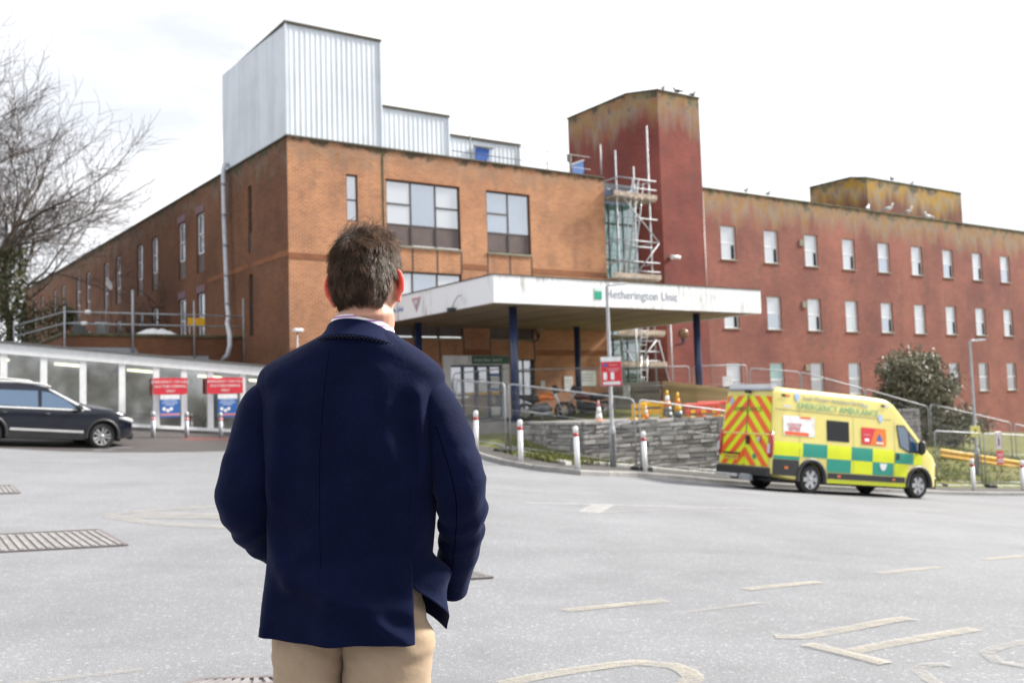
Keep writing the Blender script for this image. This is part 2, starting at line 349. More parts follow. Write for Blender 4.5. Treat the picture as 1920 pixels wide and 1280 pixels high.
carpaint('chevron_orange', (.85,.115,.012), .4, .3); carpaint('lamp_red', (.36,.008,.012), .15, 1.); carpaint('lamp_clear', (.60,.62,.65), .12, 1.); carpaint('plate_yellow', (.72,.50,.05), .4, .2); carpaint('indicator', (.75,.16,.02), .2, 1.)
# ------------------------------------------------------------------ terrain
def tps(pts, lam=.02):
    P = np.array([p[:2] for p in pts], float); z = np.array([p[2] for p in pts], float); n = len(P)
    def phi(r2): return np.where(r2 > 1e-9, .5*r2*np.log(np.maximum(r2, 1e-9)), 0)
    K = phi(((P[:,None]-P[None])**2).sum(-1)) + lam*n*np.eye(n); A = np.hstack([np.ones((n,1)), P])
    M = np.block([[K, A], [A.T, np.zeros((3,3))]]); sol = np.linalg.solve(M, np.concatenate([z, np.zeros(3)]))
    def f(x, y):
        r2 = (P[:,0]-x)**2 + (P[:,1]-y)**2
        return float(phi(r2) @ sol[:n] + sol[n] + sol[n+1]*x + sol[n+2]*y)
    return f
_gz = tps([(0,0,0),(-.4,2.4,0),(-4,4,.08),(4,4,-.12),(2,6,-.05),(-2,6,.03),(-7,10,.30),(0,10,-.02),(7,10,-.55),(-9,17,.52),(0,17,-.03),(7,17,-.75),(14,20,-1.5),
  (-11.4,26.8,.69),(-12.8,25,.83),(-12.3,29.6,1.10),(-9.5,31.5,.82),(-10.5,29,.86),(-1.03,26.4,.20),(.13,24.4,-.06),(1.47,23.8,-.24),(3.3,25.6,-.46),(14.6,31.9,-1.82),(16.9,33.7,-2.0),
  (7.27,24.9,-.965),(6.37,26.56,-.917),(10.67,26.74,-1.36),(9.78,28.4,-1.31),(26,38,-2.7),(26,25,-2.6),(-24,30,1.9),(-24,14,1.1),(-5,33,.55),(0,-8,-.02),(-10,-5,.1),(10,-5,-.3)])
def gz(x, y):
    return _gz(max(-40., min(45., x)), max(-12., min(48., y)))
_xs = [-600,-200,-90,-60] + list(np.arange(-44, 48.1, 1.0)) + [70,120,260,600]; _ys = [-300,-90,-40,-22] + list(np.arange(-12, 50.1, 1.0)) + [70,120,260,700]
tag(MB().grid(lambda i, j: (_xs[i], _ys[j], gz(_xs[i], _ys[j])), len(_xs), len(_ys)).build('ground', MATS['asphalt'], fix=False), 'worn pale grey asphalt forecourt sloping down to the right', 'ground', kind='structure')

def ray(px, py):
    d = _f*FPX + _r*(px-960) - _u*(py-640); return d/d.y
def at(px, py, Y): return Vector((0, 0, CAM_H)) + ray(px, py)*Y
def gpt(px, py):
    """where a sight line meets the sloping forecourt"""
    d = ray(px, py); lo, hi = .5, 90.
    for _ in range(40):
        m = (lo+hi)/2; p = Vector((0,0,CAM_H)) + d*m
        if p.z > gz(p.x, p.y): lo = m
        else: hi = m
    return Vector((0,0,CAM_H)) + d*lo
def smooth_line(pts, step=.5):
    pts = [Vector(p).to_2d() if len(p) > 2 else Vector(p) for p in pts]; out = []
    for i in range(len(pts)-1):
        p0 = pts[max(i-1,0)]; p1 = pts[i]; p2 = pts[i+1]; p3 = pts[min(i+2,len(pts)-1)]; n = max(1, int((p2-p1).length/step))
        for k in range(n):
            t = k/n; out.append(.5*((2*p1)+(p2-p0)*t+(2*p0-5*p1+4*p2-p3)*t*t+(3*p1-p0-3*p2+p3)*t**3))
    out.append(pts[-1]); return out
def offset(line, d):
    out = []
    for i, p in enumerate(line):
        t = (line[min(i+1,len(line)-1)] - line[max(i-1,0)]).normalized(); out.append(p + Vector((-t.y, t.x))*d)
    return out
def mark(pts, w, mat, label, up=.005):
    """painted stroke on the asphalt through ground points"""
    L = smooth_line([(p.x, p.y) for p in pts], .12); A = offset(L, w/2); B = offset(L, -w/2); n = len(L)
    o = MB().grid(lambda i, j: ((A if j else B)[i].x, (A if j else B)[i].y, gz((A if j else B)[i].x, (A if j else B)[i].y)+up), n, 2).build('road_marking', MATS[mat], fix=False)
    return tag(o, label, 'road marking', kind='structure')
G = lambda *q: [gpt(*p) for p in q]
mark(G((1058,1145),(1250,1126)), .115, 'line_cream', 'cream dash nearest the man in the dashed bay line')
mark(G((1397,1105),(1537,1091)), .115, 'line_cream', 'second cream dash of the dashed bay line')
mark(G((1648,1075),(1762,1063)), .115, 'line_cream', 'third cream dash of the dashed bay line')
mark(G((1845,1049),(1960,1038)), .115, 'line_cream', 'cream dash of the bay line at the right edge')
mark(G((1290,1147),(1430,1130)), .07, 'line_faded', 'almost worn away cream dash right of the first one')
mark(G((1453,1193),(1505,1194),(1600,1177),(1697,1159),(1712,1163)), .115, 'line_cream', 'cream letter stroke with hooked ends beside the painted T')
_T = mark(G((1829,1179),(1601,1221)), .115, 'line_cream', 'long stem of the cream painted letter T')
mark(G((1514,1208),(1590,1226),(1662,1245)), .115, 'line_cream', 'crossbar of the cream painted letter T', up=.008)
mark(G((940,1283),(1010,1268),(1102,1253),(1198,1242),(1262,1248),(1300,1270),(1262,1296),(1150,1320)), .115, 'line_cream', 'curved cream painted letter at the bottom of the photo')
mark(G((1940,1200),(1880,1212),(1850,1224),(1870,1240),(1930,1250)), .08, 'line_faded', 'curved cream painted letter at the right edge')
mark(G((1780,1246),(1735,1246),(1722,1256),(1745,1275),(1790,1300)), .08, 'line_faded', 'worn S shaped cream letter at the bottom right')
mark(G((20,1284),(140,1270),(268,1255)), .07, 'line_faded', 'worn cream line at the bottom left corner')
mark(G((988,943),(1200,948),(1418,954)), .11, 'line_white', 'thin white line across the road toward the ambulance')
mark(G((1103,961),(1132,946)), .32, 'line_white', 'short thick white tick crossing the thin road line')
mark(G((1130,961),(1250,956),(1360,953)), .10, 'line_faded', 'fainter white line meeting the thin road line')
mark(G((1590,955),(1700,957),(1842,961)), .12, 'line_faded', 'faint white line in front of the ambulance wheels')
mark(G((195,966),(300,956),(440,948)), .22, 'line_faded', 'upper worn white arrow stroke left of the man')
mark(G((205,968),(300,982),(440,990)), .22, 'line_faded', 'lower worn white arrow stroke left of the man', up=.008)
mark(G((250,966),(440,969)), .55, 'line_faded', 'worn white patch between the arrow strokes', up=.011)
mark(G((232,824),(262,840),(302,838),(262,826)), .16, 'line_cream', 'cream painted bay corner in front of the dark car')
# darker bay surface in front of the glazed corridor
_kb = smooth_line([(-30,22.2),(-16,23.6),(-8.2,25.2),(-4.2,27.2),(-2.6,29.0)], .6)
def _bay(i, j):
    p = _kb[i]; q = p + Vector((-.5615,.8275))*(j*1.05); return (q.x, q.y, gz(q.x, q.y)+.006)
tag(MB().grid(_bay, len(_kb), 10).build('parking_bay', MATS['asphalt_dark'], fix=False), 'dark asphalt strip of parking bays before the glazed corridor', 'parking bay', kind='structure')
mark([Vector((-9.6,28.9,0)),Vector((-7.9,30.0,0)),Vector((-6.5,30.9,0))], 1.0, 'red_surface', 'faded red surfacing beside the white glazed corridor', up=.011)

def cover(name, corners, label, ribs=14, mat='concrete_dark'):
    """cast iron cover let into the road: frame and raised ribs"""
    P = [gpt(*c) for c in corners]; e = empty(name, P[0], label=label, cat='drain cover')
    Q = [p - P[0] for p in P]; up = Vector((0,0,1))
    def B(u, v): return Q[0]*(1-u)*(1-v)+Q[1]*u*(1-v)+Q[2]*u*v+Q[3]*(1-u)*v
    fr = MB()
    for k in range(4):
        a, b = B(*((0,0),(1,0),(1,1),(0,1))[k]), B(*((1,0),(1,1),(0,1),(0,0))[k]); fr.bar(a+up*.006, b+up*.006, .035, .022)
    fr.build('frame', MATS['cover_frame'], e)
    pl = MB(); pl.add([B(0,0)+up*.006, B(1,0)+up*.006, B(1,1)+up*.006, B(0,1)+up*.006], [(0,1,2,3)]); pl.build('plate', MATS['concrete'], e)
    for k in range(ribs):
        u = (k+.5)/ribs; MB().bar(B(u,.06)+up*.010, B(u,.94)+up*.010, (B(1,.5)-B(0,.5)).length/ribs*.42, .012).build('rib', MATS['cover_rib'], e)
    return e
plain('cover_rib', (.25,.24,.245), .7, var=.2); plain('cover_frame', (.16,.14,.14), .7, var=.2)
cover('drain_cover', [(-150,1044),(237,1023),(184,994),(-150,1010)], 'large ribbed steel cover in the road at the left edge', 22)
cover('drain_cover', [(-60,928),(36,925),(22,911),(-60,913)], 'small ribbed steel cover further back at the left edge', 10)
cover('drain_cover', [(845,1088),(922,1084),(884,1073),(820,1076)], 'small drain grating beside the right cuff of the man', 8)
cover('drain_cover', [(300,1300),(545,1282),(520,1272),(380,1277)], 'rust edged cover at the feet of the man', 9)
# ------------------------------------------------------------------ kerb, pavement, verge
K = smooth_line([(-3.2,33),(-2.3,29.6),(-1.35,26.4),(-.1,24.2),(1.5,23.45),(3.5,25.2),(6.5,27.0),(10.5,29.3),(14.8,31.7),(20,34.7),(30,40.2),(40,45.7),(58,55.6)], .45)
def kerb_run(name, line, w, h, mat, label, seg=2, jitter=.006):
    e = empty(name, (line[0].x, line[0].y, gz(line[0].x, line[0].y)), label=label, cat='kerb'); e['kind'] = 'structure'; o0 = e.location.copy(); rr = random.Random(3)
    A = offset(line, 0); B = offset(line, w)
    for i in range(0, len(line)-seg, seg):
        g = .006; j = i+seg; dz = rr.uniform(-jitter, jitter); vs = []
        for t in (g, 1-g):
            a = A[i].lerp(A[j], t); b = B[i].lerp(B[j], t)
            for p, zz in ((a,-.12),(a,h-.02),(a.lerp(b,.12),h),(b,h),(b,-.12)): vs.append(Vector((p.x, p.y, gz(p.x,p.y)+zz+dz)) - o0)
        MB().add(vs, [(0,1,2,3,4),(9,8,7,6,5),(0,5,6,1),(1,6,7,2),(2,7,8,3),(3,8,9,4),(4,9,5,0)]).build('kerb_stone', MATS[mat], e)
    return e
kerb_run('kerb', K, .14, .12, 'kerb_stone', 'grey concrete kerb curving along the road edge')
E1 = offset(K, 1.55)
kerb_run('edging', E1, .16, .19, 'edging_stone', 'pale concrete edging between pavement and grass verge')
def strip(name, LA, LB, za, zb, nv, mat, label, cat):
    n = len(LA)
    def P(i, j):
        p = LA[i].lerp(LB[i], j/(nv-1)); return (p.x, p.y, za(p) + (zb(p)-za(p))*j/(nv-1))
    return tag(MB().grid(P, n, nv).build(name, MATS[mat], fix=False), label, cat, kind='structure')
strip('pavement', offset(K,.13), offset(K,1.56), lambda p: gz(p.x,p.y)+.115, lambda p: gz(p.x,p.y)+.115, 5, 'paving', 'dark asphalt pavement between kerb and pale edging', 'pavement')
# hillside behind the verge
_bz = tps([(E1[i].x, E1[i].y, gz(E1[i].x,E1[i].y)+.16) for i in range(0, len(E1), 4)] + [(1.7,26.3,-.02),(5.7,28.4,-.45),(9.7,30.8,-.80),(12.6,32.6,-1.15),(.5,28.5,.30),(-.5,31,.75),
   (10.6,36.5,.45),(13.0,37.0,-.20),(15.6,36.4,-.75),(19.3,38.2,-1.35),(24.5,41,-2.2),(16.3,40,-.6),(14,48,-.2),(22,53,-.6),(35,61,-1.5),(30,48,-2.0)], .004)
V0 = offset(K, 1.70); V1 = offset(K, 24)
V1 = [Vector((max(-1, min(60, p.x)), max(24, p.y))) for p in V1]
def _vs(i, j):
    t = (j/26)**1.8; k = i+8; p = V0[k] + (offset_dir[k])*(t*22); return (p.x, p.y, _bz(p.x, p.y) if t > 0 else gz(p.x,p.y)+.15)
_od = offset(K, 1.0); offset_dir = [_od[i]-K[i] for i in range(len(K))]
tag(MB().grid(_vs, len(K)-8, 27).build('grass_bank', MATS['grass'], fix=False), 'rough grass verge and bank behind the pale edging', 'grass', kind='structure')
_g = MB(); _rg = random.Random(11)
for _k in range(26000):
    i = _rg.randrange(10, len(K)-12); d = 1.74 + abs(_rg.gauss(0, 1))*(1.5 if i < 60 else 2.6); p = V0[i] + offset_dir[i]*(d-1.70) + Vector((_rg.uniform(-.3,.3), _rg.uniform(-.2,.2)))
    z = _bz(p.x, p.y); h = _rg.uniform(.04, .15)*(1.6 if _rg.random() < .08 else 1); a = _rg.uniform(0, 6.28); w = _rg.uniform(.008,.02); lx, ly = _rg.gauss(0,.06), _rg.gauss(0,.06); c, s = math.cos(a)*w, math.sin(a)*w
    _g.add([(p.x-c,p.y-s,z-.01),(p.x+c,p.y+s,z-.01),(p.x+lx*.5+c*.6,p.y+ly*.5+s*.6,z+h*.6),(p.x+lx,p.y+ly,z+h)], [(0,1,2,3)])
tag(_g.build('grass', MATS['grass_blade'], fix=False), 'short green grass tufts growing on the verge and bank', 'grass', kind='stuff')
# entrance terrace behind the stone wall
TZ = .93
_tp = [(-7.2,34.2),(-4.0,33.2),(-1.2,31.6),(.35,29.6),(.95,27.7),(1.78,26.62),(5.75,28.74),(9.9,31.2),(10.2,36.2),(13.4,48.6),(-2,42)]
_n = len(_tp); _m = MB(); _m.add([(x,y,TZ) for x,y in _tp]+[(x,y,-2) for x,y in _tp], [tuple(range(_n))]+[(i,i+_n,(i+1)%_n+_n,(i+1)%_n) for i in range(_n)])
tag(_m.build('terrace', MATS['concrete'], fix=True), 'raised concrete entrance terrace under the white canopy', 'terrace', kind='structure')
# ------------------------------------------------------------------ stone retaining wall, stone by stone
def stone_wall(name, line, ztop, label):
    e = empty(name, (line[0][0], line[0][1], ztop-1), label=label, cat='wall'); o0 = Vector(e.location); rr = random.Random(21)
    core = MB(); meshes = []; made = 0; rest = MB()
    for k in range(7):
        m = MB(); b = .10
        vs = []
        for y, ins in ((.5,0),(-.35,0),(-.5,b)):
            for x, z in ((-.5,-.5),(.5,-.5),(.5,.5),(-.5,.5)):
                vs.append((x*(1-ins*.5)+rr.uniform(-.02,.02), y+(rr.uniform(-.12,.12) if ins else 0), z*(1-ins)+rr.uniform(-.05,.05)))
        m.add(vs, [(0,1,2,3),(8,11,10,9)]+[(r_*4+i, r_*4+(i+1)%4, (r_+1)*4+(i+1)%4, (r_+1)*4+i) for r_ in (0,1) for i in range(4)]); meshes.append(m.mesh('stone', MATS['stone'], True))
    for k in range(len(line)-1):
        a = Vector((*line[k],0)); b = Vector((*line[k+1],0)); d = b-a; L = d.length; t = d/L; ang = math.atan2(t.y, t.x); nrm = Vector((t.y,-t.x,0))
        core.bar(a-o0+Vector((0,0,ztop-.85-.02))-nrm*.14, b-o0+Vector((0,0,ztop-.85-.02))-nrm*.14, .24, 1.62)
        z = ztop
        row = 0
        while z > ztop-1.75:
            h = rr.choice((.09,.11,.13,.15,.18)) if row else .10; x = -rr.uniform(0,.2)
            while x < L:
                w = rr.uniform(.2,.62) if row else rr.uniform(.35,.6); x0, x1 = max(x,0), min(x+w, L)
                if x1-x0 > .05:
                    c = a + t*(x0+x1)/2; g = max(_bz(c.x,c.y)-.25, -9)
                    if z > g:
                        pos = c - o0 + Vector((0,0,z-h/2)) + nrm*rr.uniform(-.012,.022)
                        if k < 3 and made < 300:
                            made += 1; o = link_mesh('stone', rr.choice(meshes), None, e); o.location = pos; o.rotation_euler = (0,rr.uniform(-.02,.02),ang); o.scale = (x1-x0-.014, .20, h-.014)
                        else: rest.cbox((0,0,0), (x1-x0-.014, .20, h-.014), Matrix.Translation(pos) @ Matrix.Rotation(ang, 4, 'Z'))
                x += w
            z -= h; row += 1
    core.build('wall_core', MATS['concrete_dark'], e); tag(rest.build('stone_courses', MATS['stone'], e), kind='stuff'); return e
stone_wall('stone_wall', [(.35,29.55),(.95,27.6),(1.78,26.5),(5.75,28.62),(9.95,31.1),(13.3,33.0)], TZ+.03, 'weathered grey stone retaining wall below the entrance terrace')
# ------------------------------------------------------------------ hospital buildings (frame: x along the front, y into the block)
CC = Vector((-7.599, 34.0, 0)); UA = math.atan2(.56148, .82749)
def wpt(s, n, z=0.):
    return CC + Vector((.82749,.56148,0))*s + Vector((.56148,-.82749,0))*n + Vector((0,0,z))
def wall_sheet(L, z0, z1, holes, reveal=.14):
    xs = sorted({0., L, *[h[0] for h in holes], *[h[1] for h in holes]}); zs = sorted({z0, z1, *[h[2] for h in holes], *[h[3] for h in holes]}); m = MB()
    for i in range(len(xs)-1):
        for j in range(len(zs)-1):
            cx, cz = (xs[i]+xs[i+1])/2, (zs[j]+zs[j+1])/2
            if any(h[0] < cx < h[1] and h[2] < cz < h[3] for h in holes): continue
            m.add([(xs[i],0,zs[j]),(xs[i+1],0,zs[j]),(xs[i+1],0,zs[j+1]),(xs[i],0,zs[j+1])], [(0,1,2,3)])
    for a, b, c, d in holes:
        m.add([(a,0,c),(b,0,c),(b,0,d),(a,0,d),(a,reveal,c),(b,reveal,c),(b,reveal,d),(a,reveal,d)], [(0,4,5,1),(1,5,6,2),(2,6,7,3),(3,7,4,0)])
    return m
def frame_mesh(w, h, fw=.06, cols=(), rows=(), dep=.06):
    """window frame in x 0..w, z 0..h; cols / rows are bar positions"""
    m = MB(); m.box((0,0,0),(fw,dep,h)); m.box((w-fw,0,0),(w,dep,h)); m.box((fw,.002,0),(w-fw,dep-.002,fw)); m.box((fw,.002,h-fw),(w-fw,dep-.002,h))
    for c in cols: m.box((c-fw/2,.004,fw),(c+fw/2,dep-.004,h-fw))
    for a, b, z in rows: m.box((a,-.004,z-fw/2),(b,dep+.004,z+fw/2))
    return m
def window(par, x, y, z, w, h, fmat, panes, cols=(), rows=(), fw=.06, M=None, meshes=None):
    """window part with its panes as sub-parts; panes = list of (x0,x1,z0,z1,mat)"""
    o = frame_mesh(w, h, fw, cols, rows).build('window', MATS[fmat], par, (x, y, z))
    for a, b, c, d, mt in panes:
        MB().box((a,.025,c),(b,.035,d)).build('pane', MATS[mt], o)
    return o
hosp = empty('brick_building', CC, (0,0,UA), 'orange brick hospital block with a flat roof and dark framed windows', 'building')
FZ = 11.0
front_holes = [(2.21,2.66,8.22,9.92),(3.78,6.96,7.42,9.92),(8.16,10.26,7.42,9.92),(3.78,6.96,4.05,6.53),(8.16,10.26,4.05,6.53),(2.21,2.66,4.85,6.55),(6.0,8.95,.3,3.42),(9.23,10.24,.9,3.29)]
wall_sheet(14.15, -.5, FZ, front_holes).build('wall', MATS['brick_orange'], hosp, fix=False)
for z in (6.84, 3.55): 
    if 'brick_soldier' not in MATS: brick('brick_soldier', (.33,.125,.055), (.25,.085,.04), (.24,.15,.10), seed=2.)
    for a, b in ((0,2.2),(2.7,3.76),(6.98,8.14),(10.28,14.15)): MB().box((a,-.012,z-.11),(b,.02,z+.11)).build('string_course', MATS['brick_soldier'], hosp)
def bay(x0, x1, ncol, ztop, first_mats):
    """a recessed bay: window lights above, metal spandrels and a stone sill below"""
    w = x1-x0; cols = [w*k/ncol for k in range(1, ncol)]; panes = []; rows = []
    for k in range(ncol):
        a, b = w*k/ncol+.03, w*(k+1)/ncol-.03; mt, split = first_mats[k]
        panes.append((a, b, .05, 1.66, mt))
        if split: rows.append((a, b, .80))
    window(hosp, x0+.002, .075, ztop-1.70, w-.004, 1.69, 'bronze_frame', panes, cols, rows, .065)
    for k in range(ncol):
        MB().box((x0+w*k/ncol+.05,.085,ztop-2.40),(x0+w*(k+1)/ncol-.05,.12,ztop-1.71)).build('spandrel', MATS['spandrel'], hosp)
    for k in range(ncol+1):
        c = x0+w*k/ncol; MB().box((max(c-.04,x0+.003),.06,ztop-2.44),(min(c+.04,x1-.003),.13,ztop-1.705)).build('mullion', MATS['bronze_frame'], hosp)
    MB().bbox((x0-.02,-.05,ztop-2.53),(x1+.02,.10,ztop-2.45),.012).build('sill', MATS['sill_stone'], hosp)
    for k in range(ncol+1):
        c = x0+w*k/ncol; MB().box((c-.03,-.006,ztop-3.38),(c+.03,.01,ztop-2.54)).build('joint_strip', MATS['bronze_frame'], hosp)
bay(3.78, 6.96, 3, 9.92, [('glass_blind',1),('glass_blue',0),('glass_blind',1)])
bay(8.16, 10.26, 2, 9.92, [('glass_blue',1),('glass_blue',0)])
bay(3.78, 6.96, 3, 6.53, [('glass_blind',0),('glass_blue',0),('glass_blind',0)])
bay(8.16, 10.26, 2, 6.53, [('glass_blue',1),('glass_blue',0)])
for z in (8.22, 4.85): window(hosp, 2.212, .07, z, .446, 1.69, 'bronze_frame', [(.05,.40,.05,1.64,'glass_blind')], (), [(.05,.40,.78)], .05)
window(hosp, 9.232, .07, .905, 1.006, 2.38, 'bronze_frame', [(.05,.96,.05,2.33,'glass')], (.5,), [(.05,.96,1.9)], .06)
# coping on the parapet, roof and end walls
MB().bbox((-.06,-.05,FZ),(14.2,.32,FZ+.07),.015).build('coping', MATS['coping'] if 'coping' in MATS else concrete('coping', (.13,.115,.085), .8), hosp)
MB().add([(-1.5,48,FZ-.25),(0,0,FZ-.25),(14.15,0,FZ-.25),(14.15,48,FZ-.25)], [(0,1,2,3)]).build('roof', MATS['roof_felt'], hosp)
MB().add([(14.15,0,-.5),(14.15,12,-.5),(14.15,12,FZ),(14.15,0,FZ)], [(0,1,2,3)]).build('wall', MATS['brick_orange'], hosp)
LW = 48.02; LA = math.atan2(-48, 1.5)
lh = []; lt = []
for k in range(6):
    for c in (9.1, 11.55):
        t = c+6.5*k
        if t < 46: lh += [(LW-t-.47, LW-t+.47, 7.42, 9.92), (LW-t-.47, LW-t+.47, 4.6, 6.55)]; lt.append((k, t))
lh += [(LW-3.70,LW-3.30,7.42,9.95),(LW-3.70,LW-3.30,4.3,6.62)]
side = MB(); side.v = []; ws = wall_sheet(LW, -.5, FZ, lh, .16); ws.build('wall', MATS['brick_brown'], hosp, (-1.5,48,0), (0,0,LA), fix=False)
def side_pt(t, y, z): 
    d = Vector((1.5,-48,0)).normalized(); p = Vector((-1.5,48,0)) + d*(LW-t); nrm = Vector((d.y,-d.x,0)); return p + nrm*y + Vector((0,0,z))
def side_part(m, name, mat, par=None): return m.build(name, MATS[mat], hosp, (-1.5,48,0), (0,0,LA))
fm_side = {}
for k, t in lt:
    for z0, h, up in ((8.22,1.69,1),(4.62,1.92,0)):
        if (h) not in fm_side: fm_side[h] = (frame_mesh(.93, h, .06, (), [(.05,.88,h*.5)]).mesh('window', MATS['white_paint'], True), MB().box((.05,.02,.05),(.88,.03,h-.05)).mesh('pane', MATS['glass_blue'], True))
        o = link_mesh('window', fm_side[h][0], None, hosp, side_pt(t+.465, -.09, z0), (0,0,LA)); link_mesh('pane', fm_side[h][1], None, o)
        if up: side_part(MB().box((LW-t-.45,.06,7.44),(LW-t+.45,.10,8.20)), 'spandrel', 'spandrel')
        if k == 0: side_part(MB().box((LW-t-.52,-.02,z0+h+.02),(LW-t+.52,.02,z0+h+.32)), 'lintel', 'purple_lintel')
for z0, h in ((8.22,1.71),(4.32,2.28)):
    o = frame_mesh(.396, h, .045, (), [(.05,.35,h*.5)]).build('window', MATS['bronze_frame'], hosp, side_pt(3.698, -.08, z0), (0,0,LA)); MB().box((.045,.02,.05),(.35,.03,h-.05)).build('pane', MATS['glass'], o)
side_part(MB().box((LW-3.69,.06,7.44),(LW-3.31,.10,8.20)), 'spandrel', 'spandrel')
side_part(MB().bbox((0,-.05,FZ),(LW,.32,FZ+.06),.015), 'coping', 'coping')
for a, b in ((8.3,3.75),(3.25,0)): side_part(MB().box((LW-a,-.012,6.85),(LW-b,.02,7.05)), 'string_course', 'brick_soldier')
# corner moss streak strip and expansion joint read as narrow dark channels
MB().box((3.63,-.01,6.97),(3.70,.015,FZ)).build('expansion_joint', MATS['moss_joint'] if 'moss_joint' in MATS else plain('moss_joint', (.075,.08,.03), .95, var=.4, scale=4), hosp)
# big white pipe running down the side wall
_pp = [(5.62,.35,10.75),(5.66,.52,11.02),(5.75,.30,11.22),(5.85,-.05,11.25)]
_pipe = [side_pt(5.9,-.5,11.30), side_pt(5.8,-.1,11.32), side_pt(5.62,.20,11.20), side_pt(5.55,.27,10.9), side_pt(5.50,.27,9), side_pt(5.35,.27,7), side_pt(5.25,.27,5.6), side_pt(5.05,.30,5.15), side_pt(4.5,.55,4.86), side_pt(3.9,.75,4.70), side_pt(3.45,.85,4.35), side_pt(3.3,.90,3.95), side_pt(3.4,.95,3.62), side_pt(3.8,1.0,3.42)]
pipe = empty('waste_pipe', wpt(0,0), (0,0,UA), 'fat white pipe snaking down the brown side wall over the parapet', 'pipe')
MB().path(_pipe, .085, 12).build('pipe_run', MATS['grey_pipe'], pipe)
for z in (10.4, 9.2, 8.0, 6.8, 5.7): MB().lathe([(.105,-.04),(.105,.04)], 12, Matrix.Translation(side_pt(5.5-(10.9-z)*.048,.27,z))).build('collar', MATS['galvanised'], pipe)
# ------------------------------------------------------------------ metal plant rooms on the roof
def corr(L, z0, z1, pitch=.20, dep=.012):
    m = MB(); x = 0.; prof = []
    while x < L-1e-6:
        for fx, fy in ((0,0),(.55,0),(.65,-1),(.90,-1)): prof.append((min(x+fx*pitch, L), fy*dep))
        x += pitch
    prof.append((L, 0)); n = len(prof)
    m.grid(lambda i, j: (prof[i][0], prof[i][1], (z0,z1)[j]), n, 2, smooth=False); return m
def plant(name, label, s0, s1, y0, y1, z0, z1, lrot=0.):
    e = empty(name, wpt(s0, -y0, z0), (0,0,UA), label, 'plant room'); h = z1-z0; w = s1-s0; d = y1-y0
    corr(w, 0, h).build('front_cladding', MATS['cladding'], e, fix=False)
    corr(d, 0, h).build('side_cladding', MATS['cladding'], e, (-.031*d if lrot else 0, d, 0), (0,0,R(-90+lrot)), fix=False)
    corr(d, 0, h).build('side_cladding', MATS['cladding'], e, (w,0,0), (0,0,R(90)), fix=False)
    corr(w, 0, h).build('back_cladding', MATS['cladding'], e, (w,d,0), (0,0,R(180)), fix=False)
    MB().box((-.07,-.07,h),(w+.06,d+.06,h+.09)).build('roof_trim', MATS['coping'], e)
    MB().box((-.045,-.05,0),(.02,.015,h-.002)).box((w-.02,-.05,0),(w+.045,.015,h-.002)).build('corner_trim', MATS['cladding'], e)
    return e
plant('roof_plant_room', 'tall pale corrugated metal box at the roof corner', .02, 3.66, .02, 6.35, 11.0, 15.02, 1.77)
plant('roof_plant_room', 'middle sized corrugated metal box beside the tallest one', 3.74, 6.57, .10, 5, 11.0, 12.60)
pr3 = plant('roof_plant_room', 'low corrugated metal box with a blue door on the roof', 7.0, 10.5, 1.0, 5, 10.75, 12.18)
o = MB().box((1.33,-.09,.25),(1.97,-.05,1.10)).build('door', MATS['blue_door'], pr3); MB().box((1.25,-.16,1.12),(2.15,-.045,1.17)).build('door_hood', MATS['steel_dark'], o); MB().box((1.86,-.11,.60),(1.91,-.09,.72)).build('handle', MATS['alloy'], o)
rl = empty('roof_railing', wpt(7.0,-.55,FZ-.25), (0,0,UA), 'thin grey handrail along the flat roof edge by the tower', 'railing')
for x in (.85, 3.0, 4.6, 5.85): MB().tube((x,0,0),(x,0,1.28 if x > 1 else 1.7),.022,n=6).build('post', MATS['steel_dark'], rl)
for z in (.72, 1.26): MB().tube((0,0,z),(6.9,0,z),.018,n=6).build('rail', MATS['steel_dark'], rl)
# ------------------------------------------------------------------ stair tower with glazed link
tw = empty('stair_tower', wpt(16.6,0), (0,0,UA), 'tall dark red brick stair tower with a chamfered corner', 'tower')
_tp2 = [(0,5.5),(0,1.15),(.85,0),(3.42,0),(3.42,5.5)]; m = MB(); n_ = len(_tp2)
m.add([(x,y,-1) for x,y in _tp2]+[(x,y,15.35) for x,y in _tp2], [(i,(i+1)%n_,(i+1)%n_+n_,i+n_) for i in range(n_)]+[tuple(range(n_,2*n_))]); m.build('wall', MATS['brick_tower'], tw)
MB().prism([(-.04,5.54),(-.04,1.13),(.83,-.04),(3.46,-.04),(3.46,5.54)], 15.352, 15.42, 'z').build('coping', MATS['coping'], tw)
_d = MB().box((-.05,4.35,10.9),(-.01,5.2,13.0)).build('door', MATS['blue_door_pale'], tw); MB().box((-.08,4.28,13.0),(-.005,5.27,13.08)).build('door_head', MATS['white_paint'], _d); MB().box((-.056,4.65,12.2),(-.051,4.85,12.4)).build('notice', MATS['white_paint'], _d)
MB().box((-.18,5.25,13.2),(-.01,5.45,13.55)).build('alarm_box', MATS['sill_stone'], tw)
_c = MB().box((1.22,-.10,7.74),(1.30,-.01,7.92)).build('camera_bracket', MATS['white_paint'], tw); MB().tube((1.05,-.22,7.84),(1.52,-.30,7.80),.085,.085,12).build('camera_body', MATS['white_paint'], _c)
MB().tube((.95,-.02,7.75),(1.3,-.02,7.75),.015,n=5).build('cable', MATS['black_plastic'], _c)
lk = empty('glazed_link', wpt(14.15,-.75,TZ), (0,0,UA), 'green tinted glass stair link between orange block and tower', 'building')
H = 9.6
for r_, (z0, z1) in enumerate(((0,1.55),(1.6,3.3),(3.35,5.0),(5.05,6.7),(6.75,8.3),(8.35,H))):
    for c in range(3): MB().box((.04+c*.81,.02,z0+.04),(.04+c*.81+.75,.03,z1-.04)).build('pane', MATS['glass_green'], lk)
